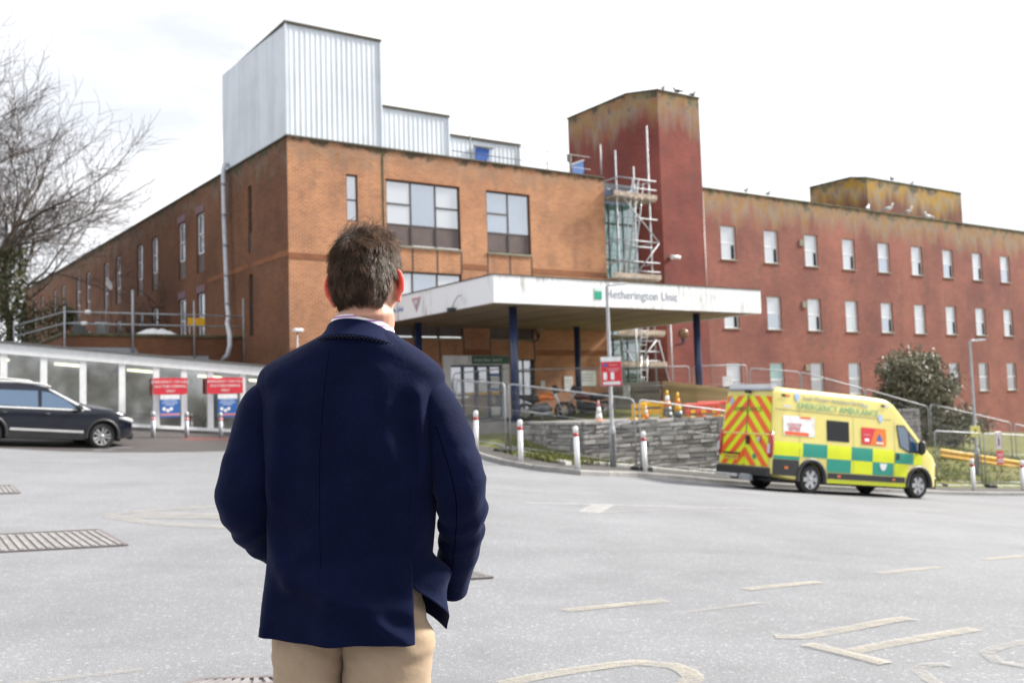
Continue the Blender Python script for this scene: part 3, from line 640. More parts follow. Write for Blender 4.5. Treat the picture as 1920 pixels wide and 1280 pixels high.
for c in range(4): MB().box((c*.81+.0,-.02,0),(c*.81+.05,.06,H)).build('mullion', MATS['steel_dark'], lk)
for z in (0,1.55,3.30,5.0,6.7,8.3,H-.1): MB().box((.05,-.015,z),(2.43,.055,z+.07)).build('transom', MATS['dark_green'], lk)
MB().box((0,.065,0),(2.44,.2,H)).build('inner_wall', MATS['inside_wall'], lk); MB().box((0,-.08,H+.002),(2.44,3,H+.5)).build('roof_edge', MATS['steel_dark'], lk)
for c in range(9): MB().box((.1+c*.26,.036,.3),(.26+c*.26,.05,H-1.2)).build('blind', MATS['white_paint'], lk)
# ------------------------------------------------------------------ red brick wing
WZ = 11.25; WN = .3
wg = empty('brick_wing', wpt(20.05,-WN), (0,0,UA), 'long red brick wing with three rows of white windows', 'building')
w0 = 1.33; pitch = 2.96; ww = 1.0; wh = 1.60; holes = []
rows_ = (8.02, 4.78, 1.55)
for c in range(17):
    for z in rows_: holes.append((w0+c*pitch, w0+c*pitch+ww, z, z+wh))
wall_sheet(52, -3, WZ, holes, .17).build('wall', MATS['brick_red'], wg, fix=False)
MB().add([(52,0,-3),(52,12,-3),(52,12,WZ),(52,0,WZ)], [(0,1,2,3)]).build('wall', MATS['brick_red'], wg)
MB().add([(0,0,WZ-.3),(52,0,WZ-.3),(52,12,WZ-.3),(0,12,WZ-.3)], [(0,1,2,3)]).build('roof', MATS['roof_felt'], wg)
MB().bbox((-.0,-.04,WZ),(52,.3,WZ+.07),.015).build('coping', MATS['coping_moss'] if 'coping_moss' in MATS else plain('coping_moss', (.105,.10,.055), .95, var=.5, scale=2.5, bump=.5), wg)
fmw = frame_mesh(ww-.006, wh-.006, .055, (), [(.05,ww-.06,.80)]).mesh('window', MATS['white_plastic'], True)
rw = random.Random(4)
pn = {m_: (MB().box((.05,.02,.83),(ww-.055,.03,wh-.05)).mesh('pane', MATS[m_], True), MB().box((.05,.012,.05),(ww-.055,.022,.77)).mesh('pane', MATS[m_], True)) for m_ in ('glass_blind','glass','glass_blue','glass_green')}
slot = MB().box((ww-.27,.006,.06),(ww-.07,.0115,.70)).mesh('blind_gap', MATS['inside_dark'], True)
sill_m = MB().bbox((-.05,-.07,-.05),(ww+.05,.07,-.002),.008).mesh('sill', MATS['sill_stone'], True)
for c in range(17):
    for r_, z in enumerate(rows_):
        o = link_mesh('window', fmw, None, wg, (w0+c*pitch+.003, .085, z+.003)); pick = 'glass_blind' if r_ < 2 else ('glass_blind','glass_green','glass','glass_blue','glass','glass','glass','glass','glass','glass_blind','glass')[c % 11]
        link_mesh('pane', pn[pick][0], None, o); link_mesh('pane', pn[(pick if rw.random() < .8 else 'glass_blue') if r_ < 2 else 'glass'][1], None, o)
        if r_ < 2 and rw.random() < .75: link_mesh('blind_gap', slot, None, o)
        link_mesh('sill', sill_m, None, o, (0,-.060,0))
for c, z in ((1.9,9.0),(1.9,5.9),(1.9,2.75)):
    MB().box((w0+c*pitch-.12+.0,-.05,z),(w0+c*pitch+.18,-.005,z+.32)).build('vent', MATS['sill_stone'], wg)
MB().tube((.12,-.09,-1),(.12,-.09,WZ-.2),.07,n=8).build('gap_shade_tube', MATS['bronze_frame'], wg)  # dark tube added to stand in for the shadow gap beside the tower
hut = empty('roof_hut', wpt(33.5,-1.6,10.9), (0,0,UA), 'lichen stained brick lift housing on the roof of the wing', 'building')
_hp = [(0,3.2),(0,.45),(.9,0),(10.0,0),(10.0,3.2)]; m = MB(); n_ = 5
m.add([(x,y,0) for x,y in _hp]+[(x,y,2.6) for x,y in _hp], [(i,(i+1)%n_,(i+1)%n_+n_,i+n_) for i in range(n_)]+[tuple(range(n_,2*n_))]); ho = m.build('wall', MATS['brick_hut'], hut, (0,0,-10.9+10.9))
MB().prism([(x-.03 if x < 5 else x+.03, y-.03 if y < 3 else y) for x, y in _hp], 2.602, 2.66, 'z').build('coping', MATS['coping_moss'], hut)
# ------------------------------------------------------------------ birds on the parapets
def gull(loc, yaw, mat, label, s=1., sit=False):
    e = empty('gull', loc, (0,0,yaw), label, 'bird', 'gulls on the roof'); e.scale = (s,s,s); z = .0 if sit else .10
    def egg(i, j): a = 2*math.pi*i/10; t = j/7; r_ = .095*math.sin(math.pi*min(.98,max(.02,t)))**.7*(1.1-.5*t); return (.20-.44*t, r_*math.cos(a), z+.10+r_*math.sin(a)*1.05+.03*(1-t))
    MB().grid(egg, 10, 8, True, True).build('body', MATS[mat], e)
    MB().path([(.13,0,z+.15),(.17,0,z+.22),(.20,0,z+.27)], [.05,.042,.05], 8).lathe([(.01,-.055),(.045,-.03),(.055,0),(.045,.03),(.01,.055)], 8, Matrix.Translation((.205,0,z+.28))).build('head', MATS[mat], e)
    MB().tube((.25,0,z+.275),(.31,0,z+.265),.012,.003,5).build('beak', MATS['yellow_plastic'], e)
    if not sit:
        for y in (-.03,.03): MB().tube((.02,y,0),(.02,y,z+.05),.008,n=5).build('leg', MATS['orange_plastic'], e)
    MB().add([(-.05,.085,z+.14),(-.33,.03,z+.10),(-.30,.05,z+.06),(.08,.10,z+.08)],[(0,1,2,3)]).add([(-.05,-.085,z+.14),(-.33,-.03,z+.10),(-.30,-.05,z+.06),(.08,-.10,z+.08)],[(0,1,2,3)]).build('wings', MATS['cover_grey'] if mat == 'gull_white' else MATS[mat], e)
zt = WZ+.07
gull(wpt(32.75,-.45,zt), UA+.4, 'gull_white', 'white gull crouching leftmost below the roof hut', 1.2, True)
gull(wpt(34.55,-.45,zt), UA-1.4, 'gull_white', 'white gull standing upright, second below the roof hut', 1.25)
gull(wpt(36.35,-.45,zt), UA-1.7, 'gull_white', 'white gull standing upright, third below the roof hut', 1.2)
gull(wpt(38.25,-.45,zt), UA+2.9, 'gull_white', 'white gull crouching rightmost below the roof hut', 1.2, True)
gull(wpt(23.4,-.45,zt), UA+.3, 'bird_dark', 'grey bird on the wing parapet nearest the tower', .8)
gull(wpt(24.95,-.45,zt), UA+.1, 'bird_dark', 'grey bird second from the tower on the wing parapet', .8)
gull(wpt(18.0,-.2,15.43), UA+.5, 'bird_dark', 'small dark bird left of three on the tower top', .8)
gull(wpt(18.9,-.2,15.43), UA+2.5, 'bird_dark', 'dark bird in the middle of the tower top', .85)
gull(wpt(19.9,-.25,15.43), UA+.2, 'bird_dark', 'dark bird at the right corner of the tower top', .9)
gull(wpt(37.0,-1.8,13.57), UA+1.0, 'bird_dark', 'dark bird left of two on the roof hut', .9)
gull(wpt(38.9,-1.8,13.57), UA+.2, 'bird_dark', 'dark bird right of two on the roof hut', .7)
# ------------------------------------------------------------------ entrance canopy
ZS, ZT = 4.43, 5.24; cs0, cs1, cn = 2.89, 14.14, 8.4
cp = empty('entrance_canopy', wpt(cs0,cn,TZ), (0,0,UA), 'white flat entrance canopy on dark blue columns', 'canopy'); cw = cs1-cs0; zs = ZS-TZ; zt_ = ZT-TZ
MB().box((0,0,zs),(cw,.10,zt_)).build('fascia', MATS['white_fascia'], cp)
MB().box((0,.103,zs),(.10,cn-.05,zt_)).build('fascia', MATS['white_fascia'], cp)
MB().box((cw-.10,.103,zs),(cw,cn-.05,zt_)).build('fascia', MATS['white_fascia'], cp)
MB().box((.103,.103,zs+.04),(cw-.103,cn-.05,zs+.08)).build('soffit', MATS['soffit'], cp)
for k in range(1,7): MB().box((k*cw/7-.012,.104,zs+.034),(k*cw/7+.012,cn-.06,zs+.0385)).build('soffit_joint', MATS['coping'], cp)
MB().box((.103,.103,zt_-.12),(cw-.103,cn-.05,zt_-.06)).build('roof_deck', MATS['roof_felt'], cp)
MB().box((-.02,-.02,zt_+.001),(cw+.02,.06,zt_+.035)).box((-.02,.062,zt_+.001),(.06,cn-.05,zt_+.035)).box((cw-.06,.062,zt_+.001),(cw+.02,cn-.05,zt_+.035)).build('edge_trim', MATS['coping'], cp)
for s, n in ((4.33,7.25),(4.2,1.45),(11.3,1.45),(12.1,7.25)):
    o = MB().lathe([(.125,0),(.125,zs+.04)], 20).build('column', MATS['navy_paint'], cp, (s-cs0, cn-n, 0)); MB().lathe([(.17,.0),(.17,.03),(.13,.05)], 20).build('base_plate', MATS['navy_paint'], o)
lg = MB().box((6.62-cs0,-.015,4.66-TZ),(6.92-cs0,-.004,4.90-TZ)).build('logo_square', MATS['sign_green'], cp); MB().box((6.62-cs0,-.015,4.92-TZ),(6.92-cs0,-.004,5.02-TZ)).build('logo_band', MATS['sign_pale_green'] if 'sign_pale_green' in MATS else plain('sign_pale_green', (.55,.75,.66), .4), lg)
text('lettering', 'Hetherington Unit', .40, MATS['letter_grey'], cp, (7.07-cs0,-.006,4.84-TZ), (R(90),0,0), spacing=1.02)
tri = MB().prism([(0,0),(.31,.47),(-.31,.47)], 0, .012, 'y').build('triangle_sign', MATS['sign_pink'], cp, (-.018, cn-3.77, 4.60-TZ), (0,0,R(-90)))
MB().prism([(0,.09),(.21,.42),(-.21,.42)], -.006, -.001, 'y').build('triangle_centre', MATS['letter_grey'], tri)
text('triangle_letters', 'W', .26, MATS['letter_white'], tri, (0,-.008,.30), (R(90),0,0), align='CENTER')
text('lettering', 'Hetherington Unit', .26, MATS['sign_blue'], cp, (-.006, cn-2.85, 4.80-TZ), (R(90),0,R(-90)), align='RIGHT')
fl = MB().box((-.22,2.1,zs-.06),(-.02,2.32,zs+.06)).build('floodlight', MATS['black_plastic'], cp); MB().path([(-.02,1.75,zs+.40),(-.10,1.85,zs+.38),(-.12,2.05,zs+.2),(-.1,2.2,zs+.05)], .012, 5).build('cable', MATS['black_plastic'], fl)
# entrance doors
dr = empty('entrance_doors', wpt(6.0,0,TZ), (0,0,UA), 'glass sliding entrance doors in a white frame under the canopy', 'door')
MB().box((0,-.10,0),(.30,.12,2.48)).build('jamb', MATS['white_fascia'], dr); MB().box((2.65,-.10,0),(2.95,.12,2.48)).build('jamb', MATS['white_fascia'], dr); MB().box((.302,-.08,2.12),(2.648,.12,2.48)).build('header', MATS['white_fascia'], dr)
MB().box((1.25,-.115,2.16),(2.94,-.082,2.47)).build('green_sign', MATS['dark_green'], dr); text('green_sign_text', 'Green Zone  Level 2', .15, MATS['letter_white'], dr, (1.32,-.118,2.31), (R(90),0,0))
for k in range(4):
    a = .31+k*.584; o = frame_mesh(.575, 2.08, .06, (), [(.06,.52,.95)]).build('door_leaf', MATS['navy_paint'], dr, (a,.02+.0*(k%2),.02)); MB().box((.06,.028,.06),(.515,.034,2.02)).build('pane', MATS['glass'], o)
for k, mt, z0, z1 in ((2,'white_paint',1.10,1.42),(1,'yellow_plastic',.98,1.08),(2,'yellow_plastic',.98,1.08),(3,'yellow_plastic',.98,1.10),(3,'sign_blue',1.12,1.24),(3,'white_paint',1.26,1.66),(3,'sign_blue',1.68,1.80),(3,'white_paint',.2,.5)):
    a = .31+k*.584; MB().box((a+.09,.008,z0),(a+.49,.016,z1)).build('door_sticker', MATS[mt], dr)
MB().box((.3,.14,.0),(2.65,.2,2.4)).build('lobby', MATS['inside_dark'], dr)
def globe(loc, rot, label):
    e = empty('globe_lamp', loc, rot, label, 'lamp', 'globe lamps under the canopy')
    MB().lathe([(.02,-.24),(.12,-.21),(.20,-.13),(.24,0),(.20,.13),(.12,.21),(.02,.24)], 16, Matrix.Translation((0,-.45,.1))).build('globe', MATS['globe_amber'], e)
    MB().lathe([(.07,-.36),(.09,-.30),(.06,-.22)], 12, Matrix.Translation((0,-.45,.1))).build('neck', MATS['navy_paint'], e)
    MB().path([(0,-.45,-.22),(0,-.45,-.32),(0,-.2,-.36),(0,-.01,-.36)], .03, 8).build('bracket', MATS['navy_paint'], e)
globe(wpt(10.15,.0,4.35), (0,0,UA), 'brown globe wall lamp left, above the motorbikes')
globe(wpt(18.0,.0,4.3), (0,0,UA), 'brown globe wall lamp on the red tower by the column')
for k, (s, z, w, h, lb) in enumerate(((11.9,2.3,.44,.56,'small white notice on the brick wall behind the dark column'),(12.9,2.5,.86,.62,'wide white notice sheet on the brick wall left of the red sign'),(10.6,2.3,.2,.22,'tiny white plate on the brick wall under the canopy'))):
    e = empty('notice_board', wpt(s,.02,z), (0,0,UA), lb, 'notice'); MB().box((-w/2,-.012,-h/2),(w/2,0,h/2)).build('sheet', MATS['white_paint'], e); MB().box((-w/2-.015,-.006,-h/2-.015),(w/2+.015,.004,h/2+.015)).build('backing', MATS['galvanised'], e)
    for q in range(3): MB().box((-w*.36,-.0145,h*(.22-.2*q)),(w*.36,-.0125,h*(.27-.2*q))).build('print_line', MATS['cover_grey'], e)
# ------------------------------------------------------------------ brick annex behind the corridor with a tube guard rail
an = empty('brick_annex', wpt(-6.45,-4.4,0), (0,0,UA), 'low mossy brick annex behind the white glazed corridor', 'building')
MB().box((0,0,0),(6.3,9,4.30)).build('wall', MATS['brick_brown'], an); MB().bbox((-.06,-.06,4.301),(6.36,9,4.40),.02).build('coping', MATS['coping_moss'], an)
MB().add([(-.02,-.02,3.55),(2.6,-.02,3.55),(2.4,-.02,3.9),(-.02,-.02,3.9),(-.02,-.06,3.55),(2.6,-.06,3.55),(2.4,-.06,3.9),(-.02,-.06,3.9)], [(4,5,6,7),(0,1,5,4),(1,2,6,5),(2,3,7,6)]).box((2.8,-.05,3.35),(5.0,-.01,3.62)).build('flashing', MATS['cover_grey'], an)
gr = empty('guard_rail', wpt(-6.4,-4.25,3.3), (0,0,UA), 'galvanised tube guard rail along the annex roof edge', 'railing')
for x, z0, z1 in ((0,.1,2.0),(2.24,.3,2.65),(4.4,.2,2.35),(6.25,.1,2.5)): o = MB().tube((x,0,z0),(x,0,z1),.032 if x != 2.24 else .045,n=8).build('post', MATS['galvanised'], gr)
for z in (1.42, 1.82): MB().tube((-.05,.05,z),(6.6,.05,z),.028,n=8).build('rail', MATS['galvanised'], gr)
for z in (1.42, 1.82): MB().tube((0,.05,z),(-.9,5.0,z-.1),.024,n=8).build('rail', MATS['galvanised'], gr)
MB().tube((-.9,5,1),(-.9,5,1.9),.03,n=8).build('post', MATS['galvanised'], gr)
for x, z in ((.75,1.82),(.62,1.42)): MB().lathe([(.05,-.1),(.075,-.05),(.075,.05),(.05,.1)], 8, Matrix.Translation((x,.0,z)) @ Matrix.Rotation(R(90),4,'Y')).build('wrap', MATS['white_paint'], gr)
def bin_(s, n, mat, label, h=.42):
    e = empty('roof_bin', wpt(s,n,4.40), (0,0,UA), label, 'bucket'); MB().lathe([(.19,0),(.22,h),(.24,h),(.24,h+.03),(.20,h+.03)], 14).build('tub', MATS[mat], e); MB().path([(-.23,0,h),(-.15,0,h+.15),(.15,0,h+.15),(.23,0,h)], .008, 5).build('handle', MATS['steel_dark'], e)
bin_(-5.75,-5.2,'cover_grey','dark grey bucket on the annex roof'); bin_(-5.0,-5.2,'grey_pipe','pale grey bucket on the annex roof')
e = empty('dust_sheet', wpt(-3.2,-4.9,4.405), (0,0,UA), 'crumpled white sheet lying on the annex roof', 'sheet'); rr = random.Random(2)
MB().grid(lambda i, j: (-.75+i*.14, -.3+j*.12, .02+(.22+rr.uniform(-.06,.06))*math.sin(math.pi*i/11)*math.sin(math.pi*j/5)), 12, 6).build('fabric', MATS['white_paint'], e)
e = empty('yellow_sign', wpt(-1.6,-5.3,4.40), (0,0,UA), 'yellow warning board standing on the annex roof', 'sign'); MB().box((-.32,0,.42),(.32,.03,.72)).build('board', MATS['yellow_plastic'], e); MB().tube((-.25,.02,0),(-.25,.02,.44),.015,n=6).tube((.25,.02,0),(.25,.02,.44),.015,n=6).build('legs', MATS['white_paint'], e)
e = empty('satellite_dish', at(199,543,40.5)-Vector((0,0,1.2)), (0,0,UA+.9), 'small white dish aerial above the annex roof rail', 'aerial'); e.scale = (.62,.62,.62); MB().tube((0,0,-.8),(0,0,2.1),.03,n=6).build('mast', MATS['galvanised'], e); MB().lathe([(.02,0),(.2,.02),(.34,.10),(.36,.13),(.33,.12),(.1,.04)], 16, Matrix.Translation((0,-.1,2.25)) @ Matrix.Rotation(R(75),4,'X')).build('dish', MATS['white_paint'], e); MB().tube((0,-.1,2.25),(0,-.55,2.4),.012,n=5).build('arm', MATS['galvanised'], e)
# ------------------------------------------------------------------ sloping glazed corridor
co = empty('glazed_corridor', wpt(-11.0,1.0,0), (0,0,UA), 'low white glazed corridor stepping down the slope', 'building'); SL = -.0905; CL = 11.6
ze = lambda x: 3.68 + SL*(x-11+9.01); zi = lambda x: 1.21 + SL*(x-11+5.09)
def sl(x0, x1, lo0, lo1, y0, y1, fl, fh):
    return MB().add([(x0,y0,fl(x0)+lo0),(x1,y0,fl(x1)+lo0),(x1,y1,fl(x1)+lo0),(x0,y1,fl(x0)+lo0),(x0,y0,fh(x0)+lo1),(x1,y0,fh(x1)+lo1),(x1,y1,fh(x1)+lo1),(x0,y1,fh(x0)+lo1)], [(0,3,2,1),(4,5,6,7),(0,1,5,4),(1,2,6,5),(2,3,7,6),(3,0,4,7)])
sl(0,CL,-.34,-.04,-.06,.10,ze,ze).build('fascia', MATS['white_plastic'], co); sl(-.05,CL,-.038,.02,-.12,2.6,ze,ze).build('roof', MATS['roof_felt'], co)
sl(0,CL,-.10,0,-.05,.10,zi,zi).build('sill', MATS['white_plastic'], co); sl(0,CL,-.75,-.103,.0,.12,zi,zi).build('plinth', MATS['concrete'], co)
mul = [-10.9,-9.95,-8.92,-7.88,-6.82,-5.72,-4.72,-3.88,-3.06,-2.02,-1.1,-.2,.5]; bx_ = [m+11 for m in mul]
for x in bx_: sl(x-.09,x+.09,.002,-.342,-.03,.08,zi,ze).build('mullion', MATS['white_plastic'], co)
for a, b in zip(bx_[:-1], bx_[1:]): sl(a+.092,b-.092,.004,-.344,.02,.03,zi,ze).build('pane', MATS['glass_clear'], co)
sl(0,CL,-.02,-.3,2.4,2.5,zi,ze).build('back_wall', MATS['inside_wall'], co); sl(0,CL,-.45,-.40,.13,2.4,zi,zi).build('inner_floor', MATS['concrete_dark'], co); sl(0,CL,-.40,-.36,.12,2.4,ze,ze).build('ceiling', MATS['inside_wall'], co)
for x in (1.6,3.6,5.7,7.9,9.6): sl(x,x+.75,-.46,-.41,1.0,1.16,ze,ze).build('strip_light', MATS['lamp_warm'], co)
for x in (2.3,4.7,8.4): sl(x,x+.06,0,-.5,2.3,2.39,zi,ze).build('door_frame', MATS['bronze_frame'], co)
sl(0,CL,.28,-2.0+.02,2.2,2.24,zi,lambda x: zi(x)+2.4).build('hand_rail', MATS['steel_dark'], co)
def board(name, s0, s1, z0, z1, mat, label, lines, n=1.22, tmat='letter_white', tsize=.1, cat='sign', extra=None):
    e = empty(name, wpt(s0, n, z0), (0,0,UA), label, cat); w, h = s1-s0, z1-z0
    MB().box((0,0,0),(w,.02,h)).build('panel', MATS[mat], e); MB().box((w*.12,.021,-.02),(w*.16,.05,h+.02)).box((w*.84,.021,-.02),(w*.88,.05,h+.02)).build('fixing', MATS['galvanised'], e)
    for k, (tx, zz, sz) in enumerate(lines): text('lettering', tx, sz, MATS[tmat], e, (w/2,-.003,h*zz), (R(90),0,0), align='CENTER')
    if extra: extra(e, w, h)
    return e
SH = -.0905
def poster(e, w, h):
    MB().box((0,-.004,h*.80),(w,-.001,h)).build('header_band', MATS['white_paint'], e); MB().box((0,-.004,h*.08),(w,-.001,h*.17)).build('footer_band', MATS['sign_pink'], e)
    for zz, ww in ((.72,.7),(.62,.8),(.53,.5)): MB().box((w*(.5-ww/2),-.004,h*zz),(w*(.5+ww/2),-.001,h*(zz+.045))).build('print_line', MATS['sign_pale_print'] if 'sign_pale_print' in MATS else plain('sign_pale_print', (.42,.52,.72), .4), e)
    for k, (a, b) in enumerate(((.08,.26),(.44,.26),(.27,.19))): MB().lathe([(.055,0),(.055,.003)], 12, Matrix.Translation((w*a+.07,-.001,h*b+.08)) @ Matrix.Rotation(R(90),4,'X')).build('pictogram', MATS['letter_white'], e)
for s0, lb in ((-4.86,'left red emergency parking sign on the glazed corridor'),(-3.22,'right red emergency parking sign, nearest the man')):
    w_ = 1.02 if s0 < -4 else 1.14
    board('parking_sign', s0, s0+w_, 2.10, 2.60, 'sign_red', lb, [('EMERGENCY / ON CALL',.76,.105),('DOCTORS PARKING',.48,.105),('ONLY',.2,.105)])
board('information_poster', -4.66, -4.07, 1.40, 2.09, 'sign_blue', 'blue notice poster below the left red parking sign', [], extra=poster)
board('information_poster', -2.89, -2.27, 1.35, 2.08, 'sign_blue', 'blue notice poster below the right red parking sign', [], extra=poster)
# ------------------------------------------------------------------ scaffold tower in front of the glazed link
sc = empty('scaffold_tower', wpt(14.2,0,TZ), (0,0,UA), 'galvanised scaffold tower with ladders in front of the glass link', 'scaffolding')
P = lambda s, n, z: (s-14.2, -n, z-TZ)
for s, n, z0, z1 in ((14.55,.35,TZ,12.2),(15.55,.35,TZ,11.6),(16.40,.35,TZ,13.5),(14.5,1.3,TZ,5.2),(16.45,1.3,TZ,5.0),(15.6,-.9,TZ,8.5)): MB().tube(P(s,n,z0),P(s,n,z1),.034 if s != 16.4 else .04,n=8).build('standard', MATS['galvanised'], sc)
MB().tube(P(13.75,.05+.3,11.05),P(13.75,.35,12.35),.03,n=8).build('standard', MATS['galvanised'], sc)
for z, a, b in ((11.05,14.5,16.75),(10.65,14.5,16.75),(9.35,14.4,16.75),(8.35,14.2,16.8),(8.10,14.9,16.4),(7.45,14.2,16.8),(7.05,15.3,16.8),(4.05,14.4,16.6),(3.6,14.4,16.6),(3.2,14.4,16.6),(5.9,14.3,16.7)): MB().tube(P(a,.42,z),P(b,.42,z),.026,n=8).build('ledger', MATS['galvanised'], sc)
for z in (11.0,8.3,7.4,4.1):
    for s in (14.5,16.42): MB().tube(P(s,.4,z),P(s,-.85,z),.026,n=8).build('transom', MATS['galvanised'], sc)
for a, b in (((14.6,10.35),(16.75,8.35)),((16.75,8.3),(15.4,6.9)),((14.5,3.9),(16.4,1.2)),((16.5,4.1),(17.3,1.4)),((16.4,4.1),(15.2,3.0))): MB().tube(P(a[0],.47,a[1]),P(b[0],.47,b[1]),.026,n=8).build('brace', MATS['galvanised'], sc)
for z, a, b in ((10.15,14.25,16.7),(6.66,14.1,16.75),(4.25,14.2,16.85),(2.9,14.25,16.9)):
    for k in range(4): MB().box(P(a,-.65+k*.28,z),P(b,-.65+k*.28+.25,z+.05)).build('board', MATS['board'], sc)
    MB().box(P(a,.50,z+.06),P(b,.54,z+.26)).build('toe_board', MATS['board'], sc)
def ladder(s0, z0, s1, z1, n, label=None):
    o = MB().tube(P(s0-.17,n,z0),P(s1-.17,n,z1),.028,n=6).tube(P(s0+.17,n,z0),P(s1+.17,n,z1),.028,n=6).build('ladder', MATS['alloy'], sc); k = int((z1-z0)/.28)
    for i in range(1,k): t = i/k; MB().tube(P(s0+(s1-s0)*t-.17,n,z0+(z1-z0)*t),P(s0+(s1-s0)*t+.17,n,z0+(z1-z0)*t),.014,n=5,cap=False).build('rung', MATS['alloy'], o)
ladder(14.95,6.8,15.75,11.1,.25); ladder(15.35,6.8,16.15,11.0,.1); ladder(15.2,3.0,15.7,5.6,.75); ladder(14.9,TZ,15.1,3.4,1.1)
_rt = random.Random(9)
MB().grid(lambda i, j: (.05+i*.17, -.2+j*.15+_rt.uniform(-.03,.03), 9.3+.32*math.sin(j*.7+1)+_rt.uniform(-.06,.06)), 9, 5).build('tarpaulin', MATS['tarpaulin'], sc)
# ------------------------------------------------------------------ timber screen fence on the terrace
tf = empty('timber_fence', (3.7,37.4,TZ), label='close boarded timber screen of grey and fresh boards by the scaffold', cat='fence')
def boards(a, b, h0, h1, mat, w=.10):
    a, b = Vector(a), Vector(b); d = (b-a); L = d.length; t = d/L; n = int(L/(w+.012)); ang = math.atan2(t.y,t.x)
    me = MB().bbox((0,-.011,0),(w,.011,1),.003).mesh('fence_board', MATS[mat], True)
    for k in range(n):
        p = a + t*(k*(w+.012)); o = link_mesh('fence_board', me, None, tf, (p.x-3.7, p.y-37.4, 0), (0,0,ang)); o.scale = (1,1,h0+(h1-h0)*k/n+_rt.uniform(-.01,.01))
    for z in (.25,.9): MB().bar((a.x-3.7,a.y-37.4+.04,z),(b.x-3.7,b.y-37.4+.04,z),.04,.09).build('fence_rail', MATS['timber_grey'], tf)
boards((3.7,37.4),(5.35,36.2), 1.25, 1.25, 'timber_grey'); boards((5.4,36.15),(7.5,32.7), 1.25, .80, 'timber_fresh')
e = empty('notice_board', (4.15,36.6,TZ+.9), (0,0,R(-36)), 'white notice plate on the grey timber boards', 'notice'); MB().box((-.13,-.03,-.25),(.13,-.01,.25)).build('sheet', MATS['white_paint'], e); MB().box((-.03,-.008,-.7),(.03,.02,.2)).build('stake', MATS['timber_grey'], e)
e = empty('notice_board', at(1364,715,33.5), (0,0,R(10)), 'square white notice above the fresh timber boards', 'notice'); MB().box((-.17,-.012,-.17),(.17,.0,.17)).build('sheet', MATS['white_paint'], e); MB().tube((0,.02,-1.0),(0,.02,.15),.02,n=6).build('post', MATS['galvanised'], e)
# ------------------------------------------------------------------ temporary mesh fence panels
def fence(x0, y0, x1, y1, zb0, zb1, label, H=1.82, feet=(1,1)):
    e = empty('fence_panel', (x0,y0,zb0), label=label, cat='fence panel', group='temporary mesh fence panels'); L = math.hypot(x1-x0,y1-y0); e.rotation_euler = (0,0,math.atan2(y1-y0,x1-x0)); k = (zb1-zb0)/L; f = lambda x: k*x
    r_ = .10; fr = [(0,0,.08),(0,0,H-r_+f(0)),(r_*.3,0,H-.03+f(0)),(r_,0,H+f(r_)),(L-r_,0,H+f(L-r_)),(L-r_*.3,0,H-.03+f(L)),(L,0,H-r_+f(L)),(L,0,.08+f(L))]
    MB().path(fr, .021, 8).tube((0,0,.16),(L,0,.16+f(L)),.016,n=6).tube((0,0,H*.62),(L,0,H*.62+f(L)),.008,n=5).build('frame', MATS['galvanised'], e)
    m = MB(); n = int(L/.06)
    for i in range(1,n): x = L*i/n; m.path([(x,.0,.17+f(x)),(x,.0,H-.01+f(x))], .0019, 3, False)
    for z in (.42,.75,1.05,1.35,1.6): m.path([(0,.003,z),(L,.003,z+f(L))], .0019, 3, False)
    m.build('wire_mesh', MATS['galvanised'], e, fix=False)
    for t, on in zip((0,L), feet):
        if on: MB().bbox((t-.11,-.36,f(t)-.04),(t+.11,.36,f(t)+.10),.03).build('foot', MATS['rubber'], e)
    return e
pz = lambda x, y: gz(x,y)+.12
FN = [(-1.65,28.8,-.24,26.75,'mesh fence panel coming toward the road left of the first bollards'),(-.12,26.55,3.13,26.02,'mesh fence panel behind the two bollards before the stone wall'),(3.27,26.08,6.9,28.2,'mesh fence panel along the stone wall behind the ambulance rear'),
      (14.0,33.4,15.95,34.35,'front mesh fence panel right of the ambulance nose'),(16.1,34.4,19.5,36.4,'front mesh fence panel at the right edge with the prohibition signs')]
for x0,y0,x1,y1,lb in FN: fence(x0,y0,x1,y1,pz(x0,y0),pz(x1,y1),lb)
for x0,y0,x1,y1,z0,z1,lb in ((-1.98,33.0,.08,34.0,.75,.92,'mesh fence panel in front of the entrance doors'),(.19,34.2,3.25,35.0,TZ,TZ,'mesh fence panel under the canopy before the motorbikes'),(3.25,35.05,6.37,36.0,TZ,TZ,'mesh fence panel under the canopy by the scaffold'),(6.5,35.9,8.53,36.4,TZ,TZ,'mesh fence panel under the right canopy column'),
      (8.6,36.2,10.5,36.5,TZ-.2,.55,'mesh fence panel seen just above the ambulance light bar'),(10.55,36.5,13.0,37.0,.55,-.14,'sloping mesh fence panel above the ambulance roof'),(13.05,37.0,15.54,37.5,-.14,-.87,'sloping mesh fence panel left of the bush foot'),(15.83,38.0,19.34,39.0,-.77,-1.6,'sloping mesh fence panel below the evergreen bush'),(19.5,39.0,23,40.6,-1.65,-2.5,'sloping mesh fence panel at the far right edge')):
    fence(x0,y0,x1,y1,z0,z1,lb,1.75 if z0 > .9 else 1.82)
